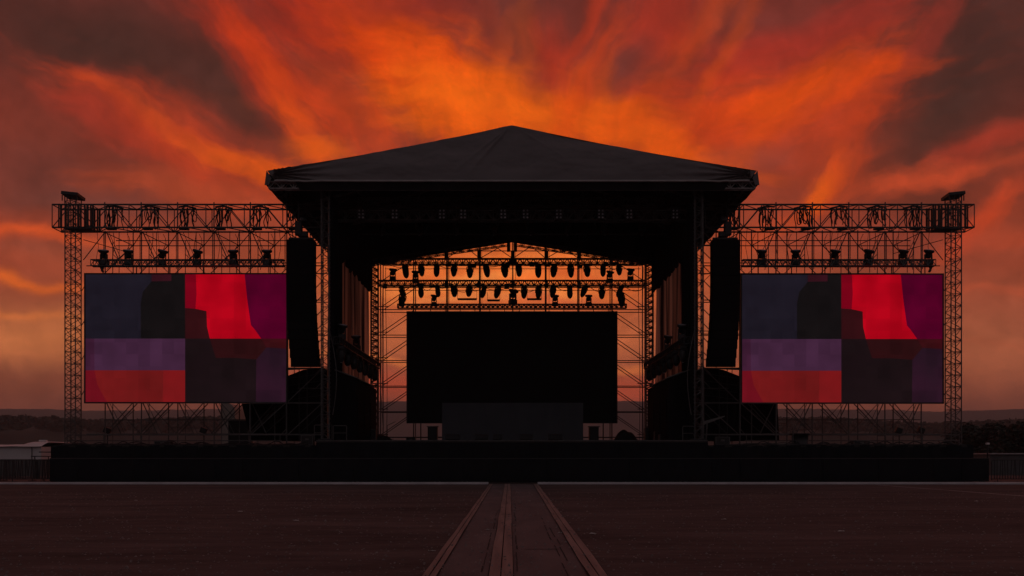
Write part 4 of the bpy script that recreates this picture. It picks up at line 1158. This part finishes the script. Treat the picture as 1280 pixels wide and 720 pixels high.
#        cx   cy   ang   L    W   colour         alpha tex
STROKES = [
 (120,  60,  14, 260,  95, ( 56,32,27), .95, None),
 (290, 120,  30, 120,  40, ( 66,36,30), .85, None),
 ( 60, 215,  10, 150,  50, ( 88,46,40), .75, None),
 (1205,120, -58, 200,  92, ( 55,32,27), .97, None),
 (1250, 30,   0, 120,  80, ( 62,34,29), .85, None),
 (430,  20,  30, 150,  60, (156,48,30), .85, st),
 (480,  75,  52, 120,  50, (192,70,32), .85, st),
 (560, 110,  38, 150,  56, (214,86,32), .85, st2),
 (630, 140,   4, 190,  44, (232,106,36), .92, puff),
 (500,   5,   5,  90,  26, (132,46,34), .75, None),
 (655,  20,  62,  70,  44, ( 92,44,37), .90, None),
 (690,  85,  70,  60,  30, (160,54,34), .75, st2),
 (735, 120, -60,  90,  28, (205,80,34), .60, st2),
 (830,  30, -52, 130,  44, (164,54,34), .80, st),
 (740,  30, -60,  80,  18, (172,60,34), .60, st2),
 (790,  90, -58,  52,  26, ( 98,46,38), .92, None),
 (940, 130, -16, 210,  60, (192,70,34), .90, st),
 (1020,105, -14, 120,  36, (206,82,36), .85, puff),
 (1000, 40, -18, 170,  36, (150,50,36), .80, st2),
 (950,  10,   0, 120,  24, (104,46,38), .65, None),
 (1060,150, -62, 110,  40, (190,70,36), .60, st2),
 (840, 178,  14, 110,  24, (226,98,38), .80, puff),
 (958, 188,  -8,  74,  22, (132,58,42), .85, None),
 (1030,225, -56,  60,  20, (204,84,40), .70, st2),
 (1012,240, -58,  34,  14, (222,100,42), .75, st2),
 (1175, 20, -60,  90,  18, (140,52,38), .60, st2),
 (325,  70,  48, 150,  44, (160,54,34), .75, st2),
 (340,  85,  52, 110,  26, (188,66,34), .70, st2),
 (374, 150,  62,  70,  24, (206,84,38), .75, st2),
 (430, 140,  50,  90,  40, (190,72,36), .70, st2),
 (395, 190,  10, 50,  16, (222,100,42), .70, puff),
 (200, 160,  24, 170,  40, (150,58,38), .85, st),
 (215, 168,  26, 150,  26, (176,66,38), .70, st2),
 (225, 166,  27, 120,  14, (204,84,40), .75, st2),
 (315, 203,  18,  76,  16, (220,98,42), .85, puff),
 (130, 150,  20,  80,  26, (150,54,38), .60, puff),
 (250, 235,   8, 160,  22, (172,74,44), .70, puff),
 (100, 250,   6, 130,  20, ( 98,54,46), .70, None),
 ( 40, 292,   9, 110,   9, (204,88,48), .90, None),
 ( 70, 315,   4,  80,  10, (120,62,48), .60, None),
 ( 20, 352,   8, 100,   7, (222,108,52), .90, None),
 ( 30, 393,   5, 100,   5, (206,112,60), .85, None),
 (150, 330,   2, 160,  26, (160,78,52), .55, puff),
 (1160,222, -12, 120,  17, (192,80,48), .80, st2),
 (1240,180, -20,  70,  20, (168,62,42), .60, puff),
 (1230,275, -38,  60,  20, (204,80,46), .80, puff),
 (1260,300,   0,  60,  14, (176,76,48), .60, puff),
 (1250,366,   4,  80,   8, (172,82,54), .60, puff),
 (1235,452,   0, 200,  40, (178,100,68), .8, None),
 (1240,440,   3,  90,   7, (168,88,60), .45, puff),
 (1060,290,   0, 160,  34, (150,66,48), .60, puff),
 (640, 345,   0, 200,  52, (238,124,62), .95, None),
 (640, 322,  -4, 160,  10, (246,138,70), .5, puff),
 (560, 352,  -7, 110,   9, (250,150,80), .75, puff),
 (700, 338,   6, 110,   8, (206,96,52), .70, puff),
 (620, 366,  -3, 130,   7, (250,156,84), .70, puff),
 (720, 372,   4, 100,   7, (188,92,58), .70, puff),
 (640, 375,   0, 150,  12, (214,108,66), .45, puff),
 (640, 425,   0, 320,  30, (196,108,66), .85, None),
 (640, 459,   1, 300,   5, (226,130,70), .85, None),
 (640, 484,   0, 320,  20, (188,80,52), .90, None),
 ( 30, 422,   0, 220,  34, (206,122,74), .88, None),
 ( 40, 480,   0, 220,  22, (136,72,50), .60, None),
]
rw = random.Random(21)
for k_i in range(26):          # thin wisps combed along the fan
    th = math.radians(rw.uniform(-72, 72)); rr_ = rw.uniform(230, 540)
    cx_, cy_ = 640 + rr_*math.sin(th)*1.15, 470 - rr_*math.cos(th)
    if cy_ > 300: cy_ = rw.uniform(40, 250)
    a_ = -90 + math.degrees(math.atan2(cx_-640, 470-cy_)) + rw.uniform(-7, 7)
    near = math.exp(-((cx_-660)/330)**2)
    hot = rw.random() < .62
    c_ = (int(160+66*near), int(56+44*near), 34) if hot else (int(96+50*near), int(42+16*near), 34)
    STROKES.append((cx_, cy_, a_, rw.uniform(70, 150), rw.uniform(11, 22), c_, rw.uniform(.16, .36), puff))
for (cx, cy, a, Lh, Wd, c, al, tex) in STROKES:
    col = stroke(col, cx, cy, a, Lh, Wd, c, al, tex)
# fine wispy modulation
def modul(col, tex, lo, hi, a=.35, b_=.65):
    t = N('ShaderNodeMapRange'); t.inputs['From Min'].default_value = a; t.inputs['From Max'].default_value = b_
    t.inputs['To Min'].default_value = lo; t.inputs['To Max'].default_value = hi
    L(tex, t.inputs['Value'])
    return vmath('MULTIPLY', col, t.outputs[0]).outputs[0]
n_ = vmath('MULTIPLY', col, (1,1,1)); col = n_.outputs[0]
def modul2(col, tex, lo, hi, a=.32, b_=.68):
    t = N('ShaderNodeMapRange'); t.inputs['From Min'].default_value = a; t.inputs['From Max'].default_value = b_
    t.inputs['To Min'].default_value = lo; t.inputs['To Max'].default_value = hi; L(tex, t.inputs['Value'])
    sc_ = N('ShaderNodeVectorMath', operation='SCALE'); L(col, sc_.inputs[0]); L(t.outputs[0], sc_.inputs['Scale'])
    return sc_.outputs[0]
fine = nz(wv, 30, 4, .62).outputs['Fac']
col = modul2(col, st2, .90, 1.12); col = modul2(col, puff, .85, 1.14); col = modul2(col, fine, .90, 1.10)
hs = N('ShaderNodeHueSaturation'); hs.inputs['Saturation'].default_value = 1.03; hs.inputs['Hue'].default_value = .4965; L(col, hs.inputs['Color']); col = hs.outputs[0]
# the dusk sky behind the camera and overhead
msk = N('ShaderNodeMapRange', interpolation_type='SMOOTHSTEP'); msk.inputs['From Min'].default_value = .12; msk.inputs['From Max'].default_value = .74
L(sep.outputs[1], msk.inputs['Value'])
mx = N('ShaderNodeMix', data_type='RGBA'); L(msk.outputs[0], mx.inputs[0]); mx.inputs[6].default_value = (.085,.071,.078,1); L(col, mx.inputs[7])
bg1 = N('ShaderNodeBackground'); L(mx.outputs[2], bg1.inputs[0]); bg1.inputs[1].default_value = 1.18
sky = N('ShaderNodeTexSky', sky_type='NISHITA'); sky.sun_disc = False; sky.sun_elevation = math.radians(0.5); sky.sun_rotation = math.radians(0); sky.air_density = 2.0; sky.dust_density = 4.0
bg2 = N('ShaderNodeBackground'); L(sky.outputs[0], bg2.inputs[0]); bg2.inputs[1].default_value = .01
ad = N('ShaderNodeAddShader'); L(bg1.outputs[0], ad.inputs[0]); L(bg2.outputs[0], ad.inputs[1])
wo = N('ShaderNodeOutputWorld'); L(ad.outputs[0], wo.inputs[0])

sun = bpy.data.lights.new('sun', 'SUN'); sun.energy = .06; sun.angle = math.radians(6); sun.color = (1,.55,.3)
so = bpy.data.objects.new('sun', sun); COL.objects.link(so); so.rotation_euler = (math.radians(-(90-2.5)), 0, 0)

# ================================================================== CAMERA
cam = bpy.data.cameras.new('camera'); co = bpy.data.objects.new('camera', cam); COL.objects.link(co)
co.location = (0,0,EYE); co.rotation_euler = (math.radians(90),0,0)
cam.sensor_width = 36; cam.lens = 36*F/1280; cam.shift_y = (HZ-360)/1280; cam.clip_start = .1; cam.clip_end = 9000
S.camera = co
S.view_settings.view_transform = 'Standard'; S.view_settings.look = 'None'; S.view_settings.exposure = 0; S.view_settings.gamma = 1
S.view_settings.use_curve_mapping = False
